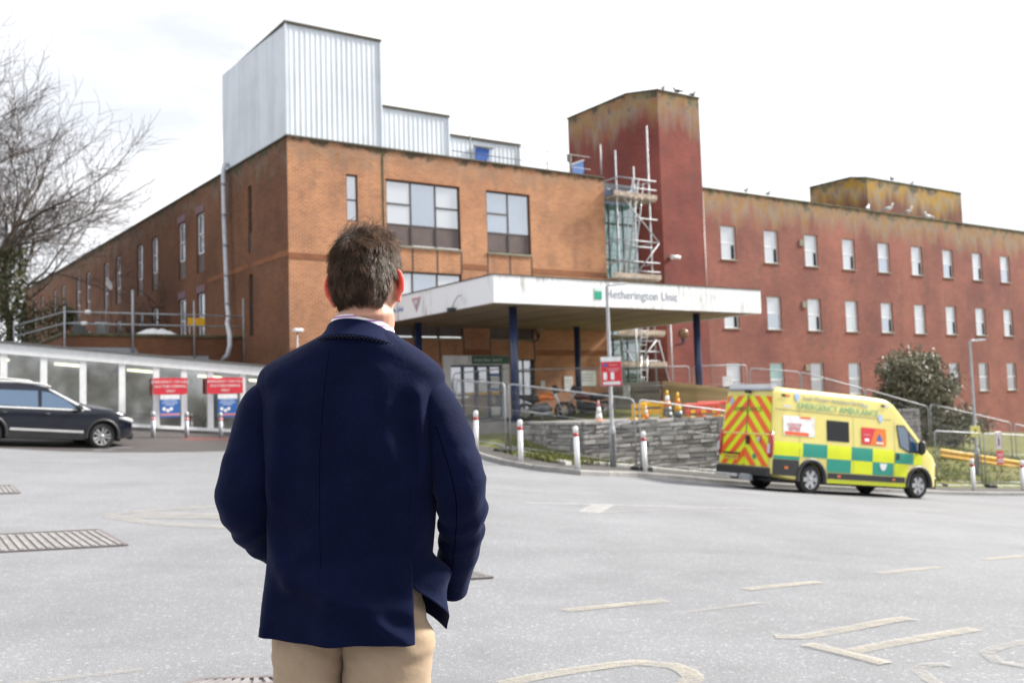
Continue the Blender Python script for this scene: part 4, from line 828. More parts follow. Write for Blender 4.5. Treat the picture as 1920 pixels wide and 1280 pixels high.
# ------------------------------------------------------------------ bollards
def bollard(x, y, z, label, H=1.03, mats=('white_plastic','red_paint'), grp='white bollards along the kerb'):
    e = empty('bollard', (x,y,z), (R(_rt.uniform(-1.5,1.5)),R(_rt.uniform(-1.5,1.5)),0), label, 'bollard', grp); r_ = .062
    MB().lathe([(r_,-.05),(r_,H-.25)], 16).build('post', MATS[mats[0]], e); MB().lathe([(r_+.002,H-.249),(r_+.002,H-.17)], 16).build('red_band', MATS[mats[1]], e)
    MB().lathe([(r_,H-.168),(r_,H-.05),(r_*.8,H-.015),(r_*.35,H)], 16).build('cap', MATS[mats[0]], e)
for x, y, lb in ((-1.03,26.4,'white bollard with red band right beside the man'),(.13,24.4,'white bollard with red band second from the man'),(1.47,23.8,'white bollard with red band in front of the stone wall corner'),(3.3,25.6,'white bollard with red band nearest the ambulance rear'),(14.55,31.95,'white bollard with red band by the right lamp post'),(16.8,33.3,'white bollard with red band at the right edge')): bollard(x,y,pz(x,y)-.01,lb)
for x, y, lb in ((-10.4,28.75,'grey short bollard left before the glazed corridor'),(-9.62,29.3,'grey short bollard under the left red sign'),(-8.85,30.1,'grey short bollard under the right red sign')): bollard(x,y,gz(x,y),lb,.76,('galvanised','sign_pink'),'grey bollards before the corridor')
# ------------------------------------------------------------------ lamp posts and their signs
def lamp_post(x, y, z, H, label, ang):
    e = empty('street_lamp', (x,y,z), (0,0,ang), label, 'lamp post'); MB().lathe([(.085,-.1),(.085,.95),(.07,1.0),(.052,1.05),(.042,H-.05),(.04,H)], 14).build('column', MATS['galvanised'], e)
    MB().path([(0,0,H-.02),(.03,0,H+.03),(.16,0,H+.05)], .03, 8).build('arm', MATS['galvanised'], e); MB().prism([(.12,H+.01),(.18,H+.085),(.40,H+.10),(.56,H+.075),(.55,H+.045),(.3,H+.02)], -.085, .085, 'y').build('lantern', MATS['white_paint'], e)
    MB().box((-.045,-.09,.35),(.045,-.083,.85)).build('access_door', MATS['steel_dark'], e); return e
lamp_post(2.53,26.0,_bz(2.53,26.0),4.70,'slim grey street lamp before the stone wall carrying a red sign',R(10))
lamp_post(16.1,35.0,_bz(16.1,35.0)-.1,4.75,'slim grey street lamp on the grass bank at the right',R(5))
e = empty('red_sign', (2.56,25.91,1.90), (0,0,R(-6)), 'red notice sign strapped to the street lamp left of the ambulance', 'sign')
MB().box((-.26,-.02,-.03),(.26,0,.72)).build('panel', MATS['sign_red'], e); MB().box((-.26,-.026,.60),(.26,-.021,.72)).build('header_band', MATS['white_paint'], e); MB().box((-.22,-.026,.0),(.22,-.021,.08)).build('footer_band', MATS['white_paint'], e); MB().lathe([(.05,0),(.05,.004)],14,Matrix.Translation((-.15,-.021,.51)) @ Matrix.Rotation(R(90),4,'X')).build('roundel', MATS['sign_blue'], e)
for k, (x, z) in enumerate(((-.17,.22),(.02,.22))): MB().box((x-.04,-.026,z-.09),(x+.05,-.021,z+.10)).build('pictogram', MATS['letter_white'], e)
for zz, ww in ((.51,.26),(.41,.40),(.36,.30)): MB().box((.05-ww/2*.8,-.026,zz-.014),(.05+ww/2*.8,-.021,zz+.014)).build('print_line', MATS['sign_pink'], e)
MB().box((-.28,-.002,-.04),(.28,.012,.73)).build('backing', MATS['galvanised'], e); MB().tube((0,.06,.2),(0,.06,.24),.075,n=12).tube((0,.06,.5),(0,.06,.54),.075,n=12).build('strap', MATS['galvanised'], e)
e = empty('yellow_sign', (16.05,34.88,-.10), (0,0,R(-8)), 'pale yellow square sign on the right street lamp', 'sign'); MB().bbox((-.16,-.02,-.02),(.16,0,.36),.01).build('panel', MATS['sign_yellow'], e); MB().prism([(-.02,.1),(.02,.1),(.03,.24),(-.03,.24)],-.026,-.021,'y').build('pictogram', MATS['letter_dark'], e); MB().tube((0,.08,.1),(0,.08,.14),.075,n=12).build('strap', MATS['galvanised'], e)
px_, py_ = 16.75, 34.72; pz_ = gz(px_,py_)
e = empty('prohibition_sign', (px_,py_,-.55), (0,0,R(24)), 'white sign with red border and walking figure on the right fence', 'sign')
MB().bbox((-.155,-.02,0),(.155,-.004,.60),.01).build('panel', MATS['white_paint'], e); m = MB()
for a, b in (((-.13,.03),(.13,.03)),((.13,.03),(.13,.57)),((.13,.57),(-.13,.57)),((-.13,.57),(-.13,.03))): m.bar((a[0],-.023,a[1]),(b[0],-.023,b[1]),.006,.035,(0,1,0))
m.build('border', MATS['sign_pink'], e); MB().lathe([(.035,0),(.035,.004)],10,Matrix.Translation((0,-.021,.43)) @ Matrix.Rotation(R(90),4,'X')).prism([(-.05,.37),(.05,.37),(.035,.24),(.06,.1),(.02,.1),(0,.2),(-.03,.1),(-.06,.1),(-.03,.24)],-.026,-.021,'y').build('pictogram', MATS['letter_dark'], e)
e = empty('no_entry_sign', (px_+.02,py_-.01,-1.08), (0,0,R(24)), 'red and white no entry plate below the prohibition sign', 'sign'); MB().box((-.17,-.02,0),(.17,-.004,.46)).build('panel', MATS['sign_red'], e)
text('lettering', 'NO', .17, MATS['letter_white'], e, (0,-.022,.32), (R(90),0,0), align='CENTER'); MB().box((-.16,-.026,.07),(.16,-.021,.20)).build('white_band', MATS['white_paint'], e); text('lettering', 'ENTRY', .10, MATS['sign_red'], e, (0,-.028,.135), (R(90),0,0), align='CENTER')
# yellow crash barrier
yr = empty('crash_barrier', (15.1,35.6,-1.25), label='yellow steel crash barrier on the bank behind the right fence', cat='barrier')
_pr = [(0,.0),(-.05,.03),(-.05,.09),(0,.13),(0,.18),(-.05,.22),(-.05,.28),(0,.31)]
ya, yb = Vector((0,0,.42)), Vector((9.0,4.6,-1.15)); td = (yb-ya).normalized(); nd = Vector((-td.y,td.x,0)).normalized()
MB().grid(lambda i, j: tuple((ya if j == 0 else yb) + nd*(_pr[i][0]*-1*-1) + Vector((0,0,_pr[i][1]))), 8, 2, False).build('beam', MATS['guard_yellow'], yr, fix=False)
for k in range(5): p = ya.lerp(yb, .03+k*.24); MB().cbox((p.x+nd.x*.08,p.y+nd.y*.08,p.z-.25),(.09,.09,1.0)).build('post', MATS['galvanised'], yr)
# small lamp on the building corner
e = empty('corner_light', at(556,622,33.3), (0,0,UA), 'small white bulkhead light on a pole by the building corner', 'lamp'); MB().bbox((-.16,-.25,0),(.16,.0,.10),.02).build('head', MATS['white_paint'], e); MB().tube((0,-.05,-.002),(0,-.05,-1.6),.025,n=8).build('pole', MATS['galvanised'], e)
# ------------------------------------------------------------------ road work clutter on the terrace
def cone(x, y, h, cols, label, base='rubber'):
    e = empty('traffic_cone', (x,y,TZ), (0,0,_rt.uniform(0,1)), label, 'traffic cone'); r0 = h*.19
    MB().bbox((-r0*1.25,-r0*1.25,0),(r0*1.25,r0*1.25,.035),.012).build('base', MATS[base], e); n = len(cols)
    for k, c in enumerate(cols):
        a, b = k/n, (k+1)/n; MB().lathe([(r0*(1-a*.82),.035+h*a),(r0*(1-b*.82),.035+h*b)], 14).build('sleeve', MATS[c], e)
cone(2.35,27.75,.55,('white_paint','white_paint','sign_pink'),'white traffic cone on the wall edge behind the red sign','orange_plastic')
cone(3.72,28.15,.36,('orange_plastic','white_paint','white_paint'),'small orange and white cone among the yellow barriers')
cone(4.38,28.5,.78,('steel_dark','steel_dark','orange_plastic','white_paint','yellow_plastic'),'tall dark cone with a yellow tip beside the yellow barriers')
cone(4.72,28.75,.72,('steel_dark','yellow_plastic','orange_plastic','yellow_plastic'),'yellow and orange cone left of the red barriers')
def barrier(x, y, ang, w, h, mat, label, blob=None):
    e = empty('plastic_barrier', (x,y,TZ), (0,0,ang), label, 'barrier', 'plastic barriers on the terrace')
    for z0, z1 in ((h*.72,h),(h*.30,h*.58)): MB().bbox((-w/2,-.03,z0),(w/2,.03,z1),.015).build('plank', MATS[mat], e)
    for x_ in (-w*.42,w*.42): MB().bbox((x_-.035,-.028,.05),(x_+.035,.028,h-.01),.01).build('upright', MATS[mat], e); MB().bbox((x_-.05,-.22,0),(x_+.05,.22,.06),.015).build('foot', MATS[blob or mat], e)
    if blob:
        for k in range(3): MB().bbox((-w*.36+k*w*.3,-.045,h*.32),(-w*.36+k*w*.3+.16,-.031,h*.55),.01).build('reflector', MATS[blob], e)
barrier(3.95,28.45,.3,.75,.50,'yellow_plastic','yellow plastic barrier left of the dark cone'); barrier(3.55,28.35,-.5,.45,.46,'yellow_plastic','yellow barrier end panel turned sideways by the small cone')
barrier(5.5,29.15,.45,1.25,.42,'red_plastic','red plastic barrier with yellow reflectors nearest the wall','yellow_plastic'); barrier(6.1,29.85,.40,1.5,.47,'red_plastic','pale red plastic barrier behind the first red one','orange_plastic')
def bike(x, y, ang, body, tank, label):
    e = empty('motorbike', (x,y,TZ), (0,0,ang), label, 'motorbike')
    for xx in (-.62,.68):
        Mx = Matrix.Translation((xx,0,.30)) @ Matrix.Rotation(R(90),4,'X'); w = MB().lathe([(.20,-.06),(.27,-.06),(.30,-.03),(.30,.03),(.27,.06),(.20,.06)], 20, Mx, False).build('wheel', MATS['rubber'], e)
        MB().lathe([(.20,-.045),(.20,.045)], 20, Mx, False).lathe([(.05,-.05),(.05,.05)], 10, Mx).tube((xx-.2,0,.3),(xx+.2,0,.3),.02,n=5).tube((xx,0,.1),(xx,0,.5),.02,n=5).build('rim', MATS['alloy'], w)
    MB().path([(.68,.06,.3),(.45,.06,.78),(.40,.06,.92)], .025, 6).path([(.68,-.06,.3),(.45,-.06,.78),(.40,-.06,.92)], .025, 6).build('fork', MATS['alloy'], e)
    MB().path([(.40,-.32,.98),(.42,-.1,.94),(.42,.1,.94),(.40,.32,.98)], .016, 6).build('handlebar', MATS['steel_dark'], e)
    MB().path([(.40,0,.72),(.2,0,.78),(-.05,0,.76),(-.15,0,.70)], [.07,.12,.12,.07], 10).build('tank', MATS[tank], e)
    MB().path([(-.12,0,.70),(-.4,0,.72),(-.8,0,.80)], [.10,.14,.06], 10).build('seat', MATS['black_plastic'], e); MB().path([(.25,0,.30),(.05,0,.42),(-.2,0,.40),(-.6,0,.32)], [.12,.18,.15,.05], 10).build('engine', MATS[body], e)
    MB().path([(.3,-.1,.25),(0,-.16,.22),(-.7,-.17,.36)], .045, 8).build('exhaust', MATS['alloy'], e); MB().lathe([(.02,0),(.085,.03),(.085,.09)], 12, Matrix.Translation((.50,0,.82)) @ Matrix.Rotation(R(-90),4,'Y')).build('headlamp', MATS['lamp_clear'], e)
    MB().prism([(.42,.85),(.56,.92),(.44,1.15),(.36,1.1)],-.13,.13,'y').build('fairing', MATS['black_plastic'], e)
    MB().tube((0,-.1,.3),(.05,-.3,.01),.015,n=5).build('stand', MATS['steel_dark'], e)
bike(.95,32.6,R(-20),'steel_dark','orange_plastic','motorbike with an orange tank beside the front canopy column')
bike(2.45,33.6,R(165),'black_plastic','car_maroon' if 'car_maroon' in MATS else (carpaint('car_maroon',(.10,.012,.02)) and 'car_maroon'),'dark maroon motorbike in front of the rear canopy column')
# ------------------------------------------------------------------ vehicles
def lerp_table(T, x):
    if x <= T[0][0]: return T[0][1]
    for (a, va), (b, vb) in zip(T[:-1], T[1:]):
        if x <= b: return va + (vb-va)*(x-a)/(b-a)
    return T[-1][1]
def vehicle_body(xs, top, bot, hw, shift, rr=.15, nz=16):
    """closed shell: half sections mirrored; hw(x,z) half width, top/bot heights, shift(x,z) leans the ends"""
    rings = []
    for x in xs:
        zt, zb = top(x), bot(x); r_ = min(rr, (zt-zb)*.35); half = []
        half.append((0., zb)); half.append((hw(x,zb)*.8, zb))
        for k in range(nz+1):
            z = zb+.04 + (zt-r_-zb-.04)*k/nz; half.append((hw(x,z), z))
        wt = hw(x, zt-r_)
        for k in range(1,6):
            a = math.pi/2*k/5; half.append((wt-r_*1.25*(1-math.cos(a)), zt-r_+r_*math.sin(a)))
        half.append((0., zt+.015*min(1,wt)))
        ring = [(x+shift(x,z), -y, z) for y, z in half] + [(x+shift(x,z), y, z) for y, z in half[-2:0:-1]]
        rings.append(ring)
    n = len(rings[0]); m = MB(); m.grid(lambda i, j: rings[j][i], n, len(rings), True, True)
    m.f.append(tuple(range(n))); m.f.append(tuple((len(rings)-1)*n+k for k in range(n-1,-1,-1))); m.sm += [False, False]; return m
def cut_arches(o, centres, r_, W):
    c = MB()
    for x, z in centres: c.lathe([(r_,-W),(r_,W)], 32, Matrix.Translation((x,0,z)) @ Matrix.Rotation(R(90),4,'X'))
    cu = c.build('cutter', None); cu.parent = o.parent; md = o.modifiers.new('arch','BOOLEAN'); md.object = cu; md.operation = 'DIFFERENCE'; md.solver = 'EXACT'
    bpy.context.view_layer.update(); dg = bpy.context.evaluated_depsgraph_get(); me = bpy.data.meshes.new_from_object(o.evaluated_get(dg)); o.modifiers.clear(); o.data = me; bpy.data.objects.remove(cu)
    b = bmesh.new(); b.from_mesh(me)
    for e in b.edges:
        if len(e.link_faces) == 2 and e.calc_face_angle(0) > R(38): e.smooth = False
    b.to_mesh(me); b.free()
    for p in me.polygons: p.use_smooth = True
def tri_poly(m, pts):
    m.add(pts, [tuple(range(len(pts)))])
def wheel(par, x, y, r_, w, side, rim_mat, spokes, style):
    Mx = Matrix.Translation((x, y, r_)) @ Matrix.Rotation(R(90)*(1 if side < 0 else -1), 4, 'X')   # local +z points outward
    ri = r_*.66; t = MB().lathe([(ri,-w/2),(r_*.93,-w/2),(r_,-w*.32),(r_,w*.32),(r_*.93,w/2),(ri,w/2-.01)], 36, Mx, False).build('wheel', MATS['rubber'], par)
    MB().lathe([(ri,w/2-.012),(ri*.93,w/2-.035),(ri*.92,-w/2)], 36, Mx, False).build('rim', MATS[rim_mat], t)
    MB().lathe([(.02,0),(ri*.92,0)], 24, Mx @ Matrix.Translation((0,0,w*.12)), False).build('brake', MATS['inside_dark'], t)
    m = MB()
    for k in range(spokes):
        a = 2*math.pi*k/spokes; Mk = Mx @ Matrix.Rotation(a,4,'Z')
        if style == 'pair': 
            for dd in (-1,1): m.add([Mk @ Vector(p) for p in ((ri*.12,dd*.005,w/2-.03),(ri*.12,dd*ri*.14,w/2-.03),(ri*.95,dd*ri*.34,w/2-.02),(ri*.95,dd*ri*.10,w/2-.02),(ri*.12,dd*.005,w/2-.07),(ri*.12,dd*ri*.14,w/2-.07),(ri*.95,dd*ri*.34,w/2-.06),(ri*.95,dd*ri*.10,w/2-.06))], [(0,1,2,3),(7,6,5,4),(0,3,7,4),(1,5,6,2)])
        else: m.add([Mk @ Vector(p) for p in ((0,-ri*.20,w/2-.035),(0,ri*.20,w/2-.035),(ri*.95,ri*.24,w/2-.02),(ri*.95,-ri*.24,w/2-.02),(0,-ri*.20,w/2-.07),(0,ri*.20,w/2-.07),(ri*.95,ri*.24,w/2-.06),(ri*.95,-ri*.24,w/2-.06))], [(0,1,2,3),(7,6,5,4),(0,3,7,4),(1,5,6,2)])
    m.build('spokes', MATS[rim_mat], t); MB().lathe([(.01,w/2-.012),(ri*.16,w/2-.015),(ri*.20,w/2-.05)], 14, Mx).build('hub', MATS['alloy'], t)
def arch_trim(par, x, z, r0, r1, y, mat, dep=.03, a0=-8, a1=188):
    m = MB(); n = 24; s = 1 if y > 0 else -1
    def P(i, j):
        a = R(a0+(a1-a0)*i/(n-1)); rad, yy = ((r0,y-s*.10),(r0,y+s*dep),(r1-.02,y+s*dep),(r1,y-s*.02))[j]; return (x+rad*math.cos(a), yy, z+rad*math.sin(a))
    m.grid(P, n, 4, True); return m.build('arch_trim', MATS[mat], par)

# ---- ambulance: origin on the ground under the rear axle, x forward
am = empty('ambulance', label='yellow and green chequered emergency ambulance van parked on the slope', cat='ambulance')
A_top = lambda x: lerp_table([(-1.4,2.62),(-1.2,2.66),(2.0,2.68),(2.85,2.66),(3.1,2.55),(4.32,1.46),(4.5,1.34),(4.80,1.16),(4.93,1.0),(4.99,.82)], x)
A_bot = lambda x: lerp_table([(-1.4,.42),(-.6,.30),(4.5,.28),(4.99,.34)], x)
A_w = lambda x: lerp_table([(-1.4,.985),(-1.2,1.0),(3.6,1.0),(4.2,.99),(4.6,.95),(4.85,.86),(4.99,.70)], x)
A_hw = lambda x, z: A_w(x) - (max(0, z-1.15)*.085 if z < 2.2 else .08925+(z-2.2)*.12)
A_sh = lambda x, z: (.055*max(0, z-.9) if x < -1.3 else 0)
axs = [-1.38,-1.34,-1.2,-.8,-.4,0,.4,.8,1.2,1.6,2,2.4,2.8,2.95,3.1,3.3,3.5,3.7,3.9,4.1,4.25,4.35,4.5,4.65,4.78,4.88,4.94,4.99]
ab = vehicle_body(axs, A_top, A_bot, A_hw, A_sh).build('body', MATS['amb_yellow'], am); cut_arches(ab, [(0,.37),(4.035,.37)], .44, 2)
def side_patch(name, par, x0, x1, z0, z1, mat, s=-1, off=.006, n=6):
    return MB().grid(lambda i, j: (x0+(x1-x0)*i/(n-1), s*(A_hw(x0+(x1-x0)*i/(n-1), z0+(z1-z0)*j/3)+off), z0+(z1-z0)*j/3), n, 4).build(name, MATS[mat], par, fix=False)
def side_poly(name, par, pts, mat, s=-1, off=.008):
    m = MB(); m.add([(x, s*(A_hw(x,z)+off), z) for x, z in pts], [tuple(range(len(pts)))]); return m.build(name, MATS[mat], par, fix=False)
for s in (-1, 1):
    for x0, x1, z0, z1, mt in ((-1.30,-.33,.93,1.28,'hi_vis_yellow'),(-.33,.53,.93,1.28,'hi_vis_green'),(.53,1.40,.93,1.28,'hi_vis_yellow'),(1.40,2.20,.93,1.28,'hi_vis_green'),(2.20,3.02,.93,1.28,'hi_vis_yellow'),(3.06,3.78,.93,1.22,'hi_vis_green'),
        (-1.30,-.45,.84,.925,'hi_vis_green'),(.53,1.40,.585,.925,'hi_vis_green'),(1.40,2.20,.585,.925,'hi_vis_yellow'),(2.20,3.00,.585,.925,'hi_vis_green'),(3.02,3.55,.585,.925,'hi_vis_yellow'),(3.80,4.15,.93,1.22,'hi_vis_yellow')):
        side_patch('livery_panel', am, x0, x1, z0, z1, mt, s)
    side_patch('livery_panel', am, .47, 3.52, .30, .40, 'hi_vis_yellow', s)
    side_patch('rub_strip', am, .55, 3.45, .415, .565, 'black_plastic', s, .022)
    side_patch('rear_cladding', am, -1.33, -.46, .43, .83, 'black_plastic', s, .016)
    for x in (.9, 2.95): side_patch('side_marker', am, x, x+.12, .46, .52, 'indicator', s, .026, 3)
    side_patch('side_marker', am, -.95, -.83, .60, .66, 'indicator', s, .022, 3)
    wdw = side_patch('side_window', am, .55, 1.30, 1.42, 1.90, 'glass_dark', s, .012); side_patch('window_seal', wdw, .52, 1.33, 1.39, 1.93, 'black_plastic', s, .007)
    for x in (-.45,1.48,3.04): side_patch('panel_gap', am, x, x+.012, .60, 2.08, 'sill_stone', s, .009, 2)
    side_patch('panel_gap', am, -1.25, 2.95, 2.085, 2.10, 'sill_stone', s, .007)
    cw_ = side_poly('door_window', am, [(3.16,1.94),(3.42,1.94),(3.98,1.46),(4.03,1.30),(3.60,1.28),(3.27,1.40)], 'glass_car', s, .014); side_poly('window_seal', cw_, [(3.12,1.98),(3.45,1.98),(4.04,1.47),(4.08,1.26),(3.58,1.24),(3.23,1.38)], 'black_plastic', s, .009); side_poly('quarter_bar', cw_, [(3.58,1.80),(3.62,1.77),(3.70,1.285),(3.65,1.285)], 'black_plastic', s, .018)
    side_patch('door_handle', am, 3.10, 3.22, 1.03, 1.20, 'black_plastic', s, .02, 3)
    y_ = s*(A_hw(3.95,1.4)+.16); mr = MB().path([(3.92,y_,1.22),(3.95,y_,1.30),(3.95,y_,1.52),(3.92,y_,1.60)], [.05,.10,.10,.05], 10).build('mirror', MATS['black_plastic'], am); MB().bar((3.98,s*A_hw(3.95,1.25),1.27),(3.95,y_,1.28),.05,.06).build('mirror_arm', MATS['black_plastic'], mr)
    for x in (-1.05, 2.55): side_patch('side_beacon', am, x, x+.28, 2.42, 2.49, 'black_plastic', s, .03, 3); side_patch('side_beacon', am, x+.13, x+.27, 2.425, 2.485, 'indicator' if x < 0 else 'lamp_clear', s, .036, 3)
    side_patch('side_beacon', am, -1.0, -.72, 2.16, 2.21, 'lamp_clear', s, .025, 3)
    lpn = side_patch('advert_panel', am, -1.0, .08, 1.45, 1.95, 'white_paint', s, .009); side_patch('advert_band', lpn, -.95, -.12, 1.46, 1.55, 'chevron_orange', s, .012); side_patch('advert_band', lpn, -.42, -.05, 1.90, 1.95, 'chevron_orange', s, .012)
    rpn = side_patch('advert_panel', am, 1.78, 2.72, 1.37, 1.83, 'orange_plastic', s, .009); side_poly('advert_band', rpn, [(1.79,1.38),(2.10,1.38),(2.32,1.82),(1.79,1.82)], 'sign_red', s, .013); side_poly('advert_triangle', rpn, [(2.34,1.50),(2.58,1.50),(2.46,1.70)], 'sign_blue', s, .014); side_patch('advert_band', rpn, 1.90, 2.06, 1.46, 1.54, 'letter_white', s, .015, 3)
    crs = side_poly('crest', am, [(2.46,.90),(2.75,.90),(2.70,.76),(2.60,.70),(2.50,.76)], 'white_paint', s, .014)
    for x, z in ((-.50,2.44),(2.52,2.10)): side_poly('crest', am, [(x-.08,z+.10),(x+.08,z+.10),(x+.09,z-.02),(x,z-.13),(x-.09,z-.02)], 'sign_pale_blue' if 'sign_pale_blue' in MATS else (plain('sign_pale_blue', (.38,.50,.72), .4) and 'sign_pale_blue'), s, .012)
    tl = math.atan(.085)
    def stext(b, x, z, sz, mt, par=am, off=.012, sp=1.):
        if s < 0: return text('lettering', b, sz, MATS[mt], par, (x, -(A_hw(x,z)+off), z), (R(90)-tl*1.0, 0, 0), .002, 'CENTER', sp)
        return text('lettering', b, sz, MATS[mt], par, (x, A_hw(x,z)+off, z), (R(90)-tl, 0, R(180)), .002, 'CENTER', sp)
    stext('EMERGENCY AMBULANCE', .98, 2.22, .245, 'letter_green', sp=1.02); stext('South Western Ambulance Service', .80, 2.44, .155, 'letter_grey', off=.014); stext('NHS', 1.95, 2.40, .13, 'sign_pale_blue', off=.014)
    stext('COULD IT BE', -.62, 1.73, .085, 'sign_red', lpn, .014); stext('SEPSIS', -.62, 1.62, .15, 'sign_red', lpn, .014)
    side_patch('advert_band', rpn, 1.86, 2.12, 1.62, 1.65, 'sign_pink', s, .016, 3); side_patch('advert_band', rpn, 2.32, 2.60, 1.42, 1.46, 'letter_white', s, .016, 3)
    for x in (0, 4.035): wheel(am, x, s*.875, .365, .235, s, 'alloy', 8 if 0 else 6, 'wide'); arch_trim(am, x, .37, .435, .545, s*1.0, 'black_plastic')
# underbody and wheel housings
MB().box((-1.2,-.72,.24),(4.5,.72,.34)).build('chassis', MATS['inside_dark'], am); MB().box((-.55,-.74,.30),(.55,.74,.85)).box((3.5,-.74,.30),(4.58,.74,.85)).build('wheel_housing', MATS['inside_dark'], am)
# rear doors with chevrons
RX = lambda z: -1.385 + .055*max(0, z-.9)
def rear_poly(name, par, pts, mat, off=.008): return MB().add([(RX(z)-off, y, z) for y, z in pts], [tuple(range(len(pts)))]).build(name, MATS[mat], par, fix=False)
def clip(poly, a, b, c):      # keep a*y+b*z<=c
    out = []
    for i in range(len(poly)):
        p, q = poly[i], poly[(i+1) % len(poly)]; dp, dq = a*p[0]+b*p[1]-c, a*q[0]+b*q[1]-c
        if dp <= 0: out.append(p)
        if dp*dq < 0: t = dp/(dp-dq); out.append((p[0]+(q[0]-p[0])*t, p[1]+(q[1]-p[1])*t))
    return out
for s in (-1, 1):
    dp = [(s*.008,.62),(s*.90,.62),(s*.92,1.2),(s*.84,2.40),(s*.008,2.42)]; d_ = rear_poly('rear_door', am, dp if s > 0 else dp[::-1], 'hi_vis_yellow', .006)
    k = 1.0
    for i in range(-1, 8):
        c0 = .45+i*.43; st = clip(clip(dp, -s*k, -1, -c0), s*k, 1, c0+.215)      # z + k|y| between c0 and c0+.215
        if len(st) >= 3: rear_poly('chevron', d_, st if s > 0 else st[::-1], 'chevron_orange', .010)
    rear_poly('reflective_band', d_, [(s*.02,1.42),(s*.90,1.42),(s*.90,1.455),(s*.02,1.455)][::s], 'sign_yellow', .013)
    lp = MB().path([(-1.37,s*.955,.86),(-1.385,s*.955,1.0),(-1.38,s*.955,1.3),(-1.345,s*.945,1.50)], [.05,.072,.07,.04], 10).build('tail_lamp', MATS['lamp_red'], am); MB().cbox((-1.452,s*.955,1.08),(.012,.08,.24)).build('reverse_lens', MATS['lamp_clear'], lp)
MB().box((RX(2)-.012,-.006,.62),(RX(.6)+.02,.006,2.42)).build('door_gap', MATS['sill_stone'], am)
pl_ = MB().box((-1.41,.22,.74),(-1.394,.76,.87)).build('number_plate', MATS['plate_yellow'], am); MB().box((-1.43,.18,.89),(-1.39,.80,.93)).build('plate_lamp_strip', MATS['black_plastic'], pl_); text('plate_lettering', 'WX67 HFD', .10, MATS['letter_dark'], pl_, (-1.412,.49,.805), (R(90),0,R(-90)), .001, 'CENTER')
text('lettering', 'AMBULANCE', .17, MATS['letter_dark_green'] if 'letter_dark_green' in MATS else plain('letter_dark_green', (.10,.22,.05), .5), am, (RX(2.05)-.022, 0, 2.06), (R(90)-math.atan(.055), 0, R(-90)), .001, 'CENTER', 1.1)
rear_poly('crest', am, [(.72,2.36),(.60,2.36),(.58,2.24),(.66,2.14),(.74,2.24)], 'sign_pale_blue', .014); MB().cbox((-1.41,-.12,1.27),(.04,.09,.22)).build('rear_handle', MATS['black_plastic'], am); MB().cbox((-1.40,-.52,1.30),(.03,.10,.13)).build('rear_vent', MATS['alloy'], am); rear_poly('roundel', am, [(-.38+.07*math.cos(a*.7),.86+.07*math.sin(a*.7)) for a in range(9)], 'hi_vis_green', .015)
MB().bbox((-1.50,-.98,.38),(-1.30,.98,.60),.04).build('rear_bumper', MATS['black_plastic'], am); stp = MB().bbox((-1.62,.0,.30),(-1.40,.86,.38),.02).build('rear_step', MATS['alloy'], am); MB().bbox((-1.60,-.42,.24),(-1.42,-.05,.40),.03).build('tow_cover', MATS['cover_grey'], am)
MB().box((-1.30,-.80,2.60),(-1.12,.80,2.72)).build('light_bar', MATS['lamp_clear'], am); MB().box((-1.34,-.84,2.545),(-1.10,.84,2.599)).build('light_bar_base', MATS['cover_grey'], am); MB().cbox((-1.36,.0,2.52),(.10,.16,.07)).build('rear_camera', MATS['black_plastic'], am)
MB().grid(lambda i, j: (lambda x, t: (x+.02, -.80+1.6*t, A_top(x)+.02+.02*math.sin(math.pi*t)))(3.2+1.08*j/5, i/8), 9, 6).build('windscreen', MATS['glass_car'], am, fix=False)
MB().bbox((4.90,-.80,.30),(5.02,.80,.62),.05).build('front_bumper', MATS['black_plastic'], am)
for s in (-1,1): MB().path([(4.62,s*.84,1.02),(4.78,s*.80,.96),(4.90,s*.66,.90)], [.07,.10,.06], 10).build('headlamp', MATS['lamp_clear'], am)
def set_pose(o, loc, yaw, pitch, roll=0., sc=1.):
    c, s = math.cos(yaw), math.sin(yaw); fx = Vector((c*math.cos(pitch), s*math.cos(pitch), math.sin(pitch))); ly0 = Vector((-s,c,0)); uz0 = fx.cross(ly0); ly = math.cos(roll)*ly0+math.sin(roll)*uz0; uz = fx.cross(ly)
    o.matrix_world = Matrix.Translation(loc) @ Matrix(((fx.x,ly.x,uz.x),(fx.y,ly.y,uz.y),(fx.z,ly.z,uz.z))).to_4x4() @ Matrix.Scale(sc, 4)
set_pose(am, (6.82,25.73,-.945), R(28.55), R(-5.85), R(1.4), .965)

# ---- dark SUV: origin on the ground under the front axle, x forward
sv = empty('parked_car', label='dark navy SUV with silver roof rails parked by the glazed corridor', cat='car')
S_top = lambda x: lerp_table([(-3.72,.95),(-3.62,1.12),(-3.30,1.50),(-3.0,1.60),(-2.2,1.65),(-1.7,1.635),(-1.42,1.56),(-1.0,1.37),(-.42,1.13),(-.30,1.11),(.30,1.06),(.60,.99),(.78,.90),(.88,.75),(.92,.55)], x)
S_bot = lambda x: lerp_table([(-3.72,.42),(-3.3,.26),(.4,.24),(.94,.30)], x)
S_w = lambda x: lerp_table([(-3.72,.80),(-3.4,.88),(-2.8,.92),(.2,.92),(.6,.86),(.84,.72),(.94,.55)], x)
def S_hw(x, z):
    w = S_w(x)
    if z < .55: return w-.02*(.55-z)/.3
    if z < .98: return w-.015*((z-.55)/.43)**2*2
    return max(.05, w-.03-(z-.98)*.42)
sxs = [-3.72,-3.66,-3.5,-3.3,-3.0,-2.6,-2.2,-1.8,-1.5,-1.3,-1.1,-.9,-.7,-.5,-.4,-.28,-.1,.1,.3,.5,.65,.78,.86,.91,.94]
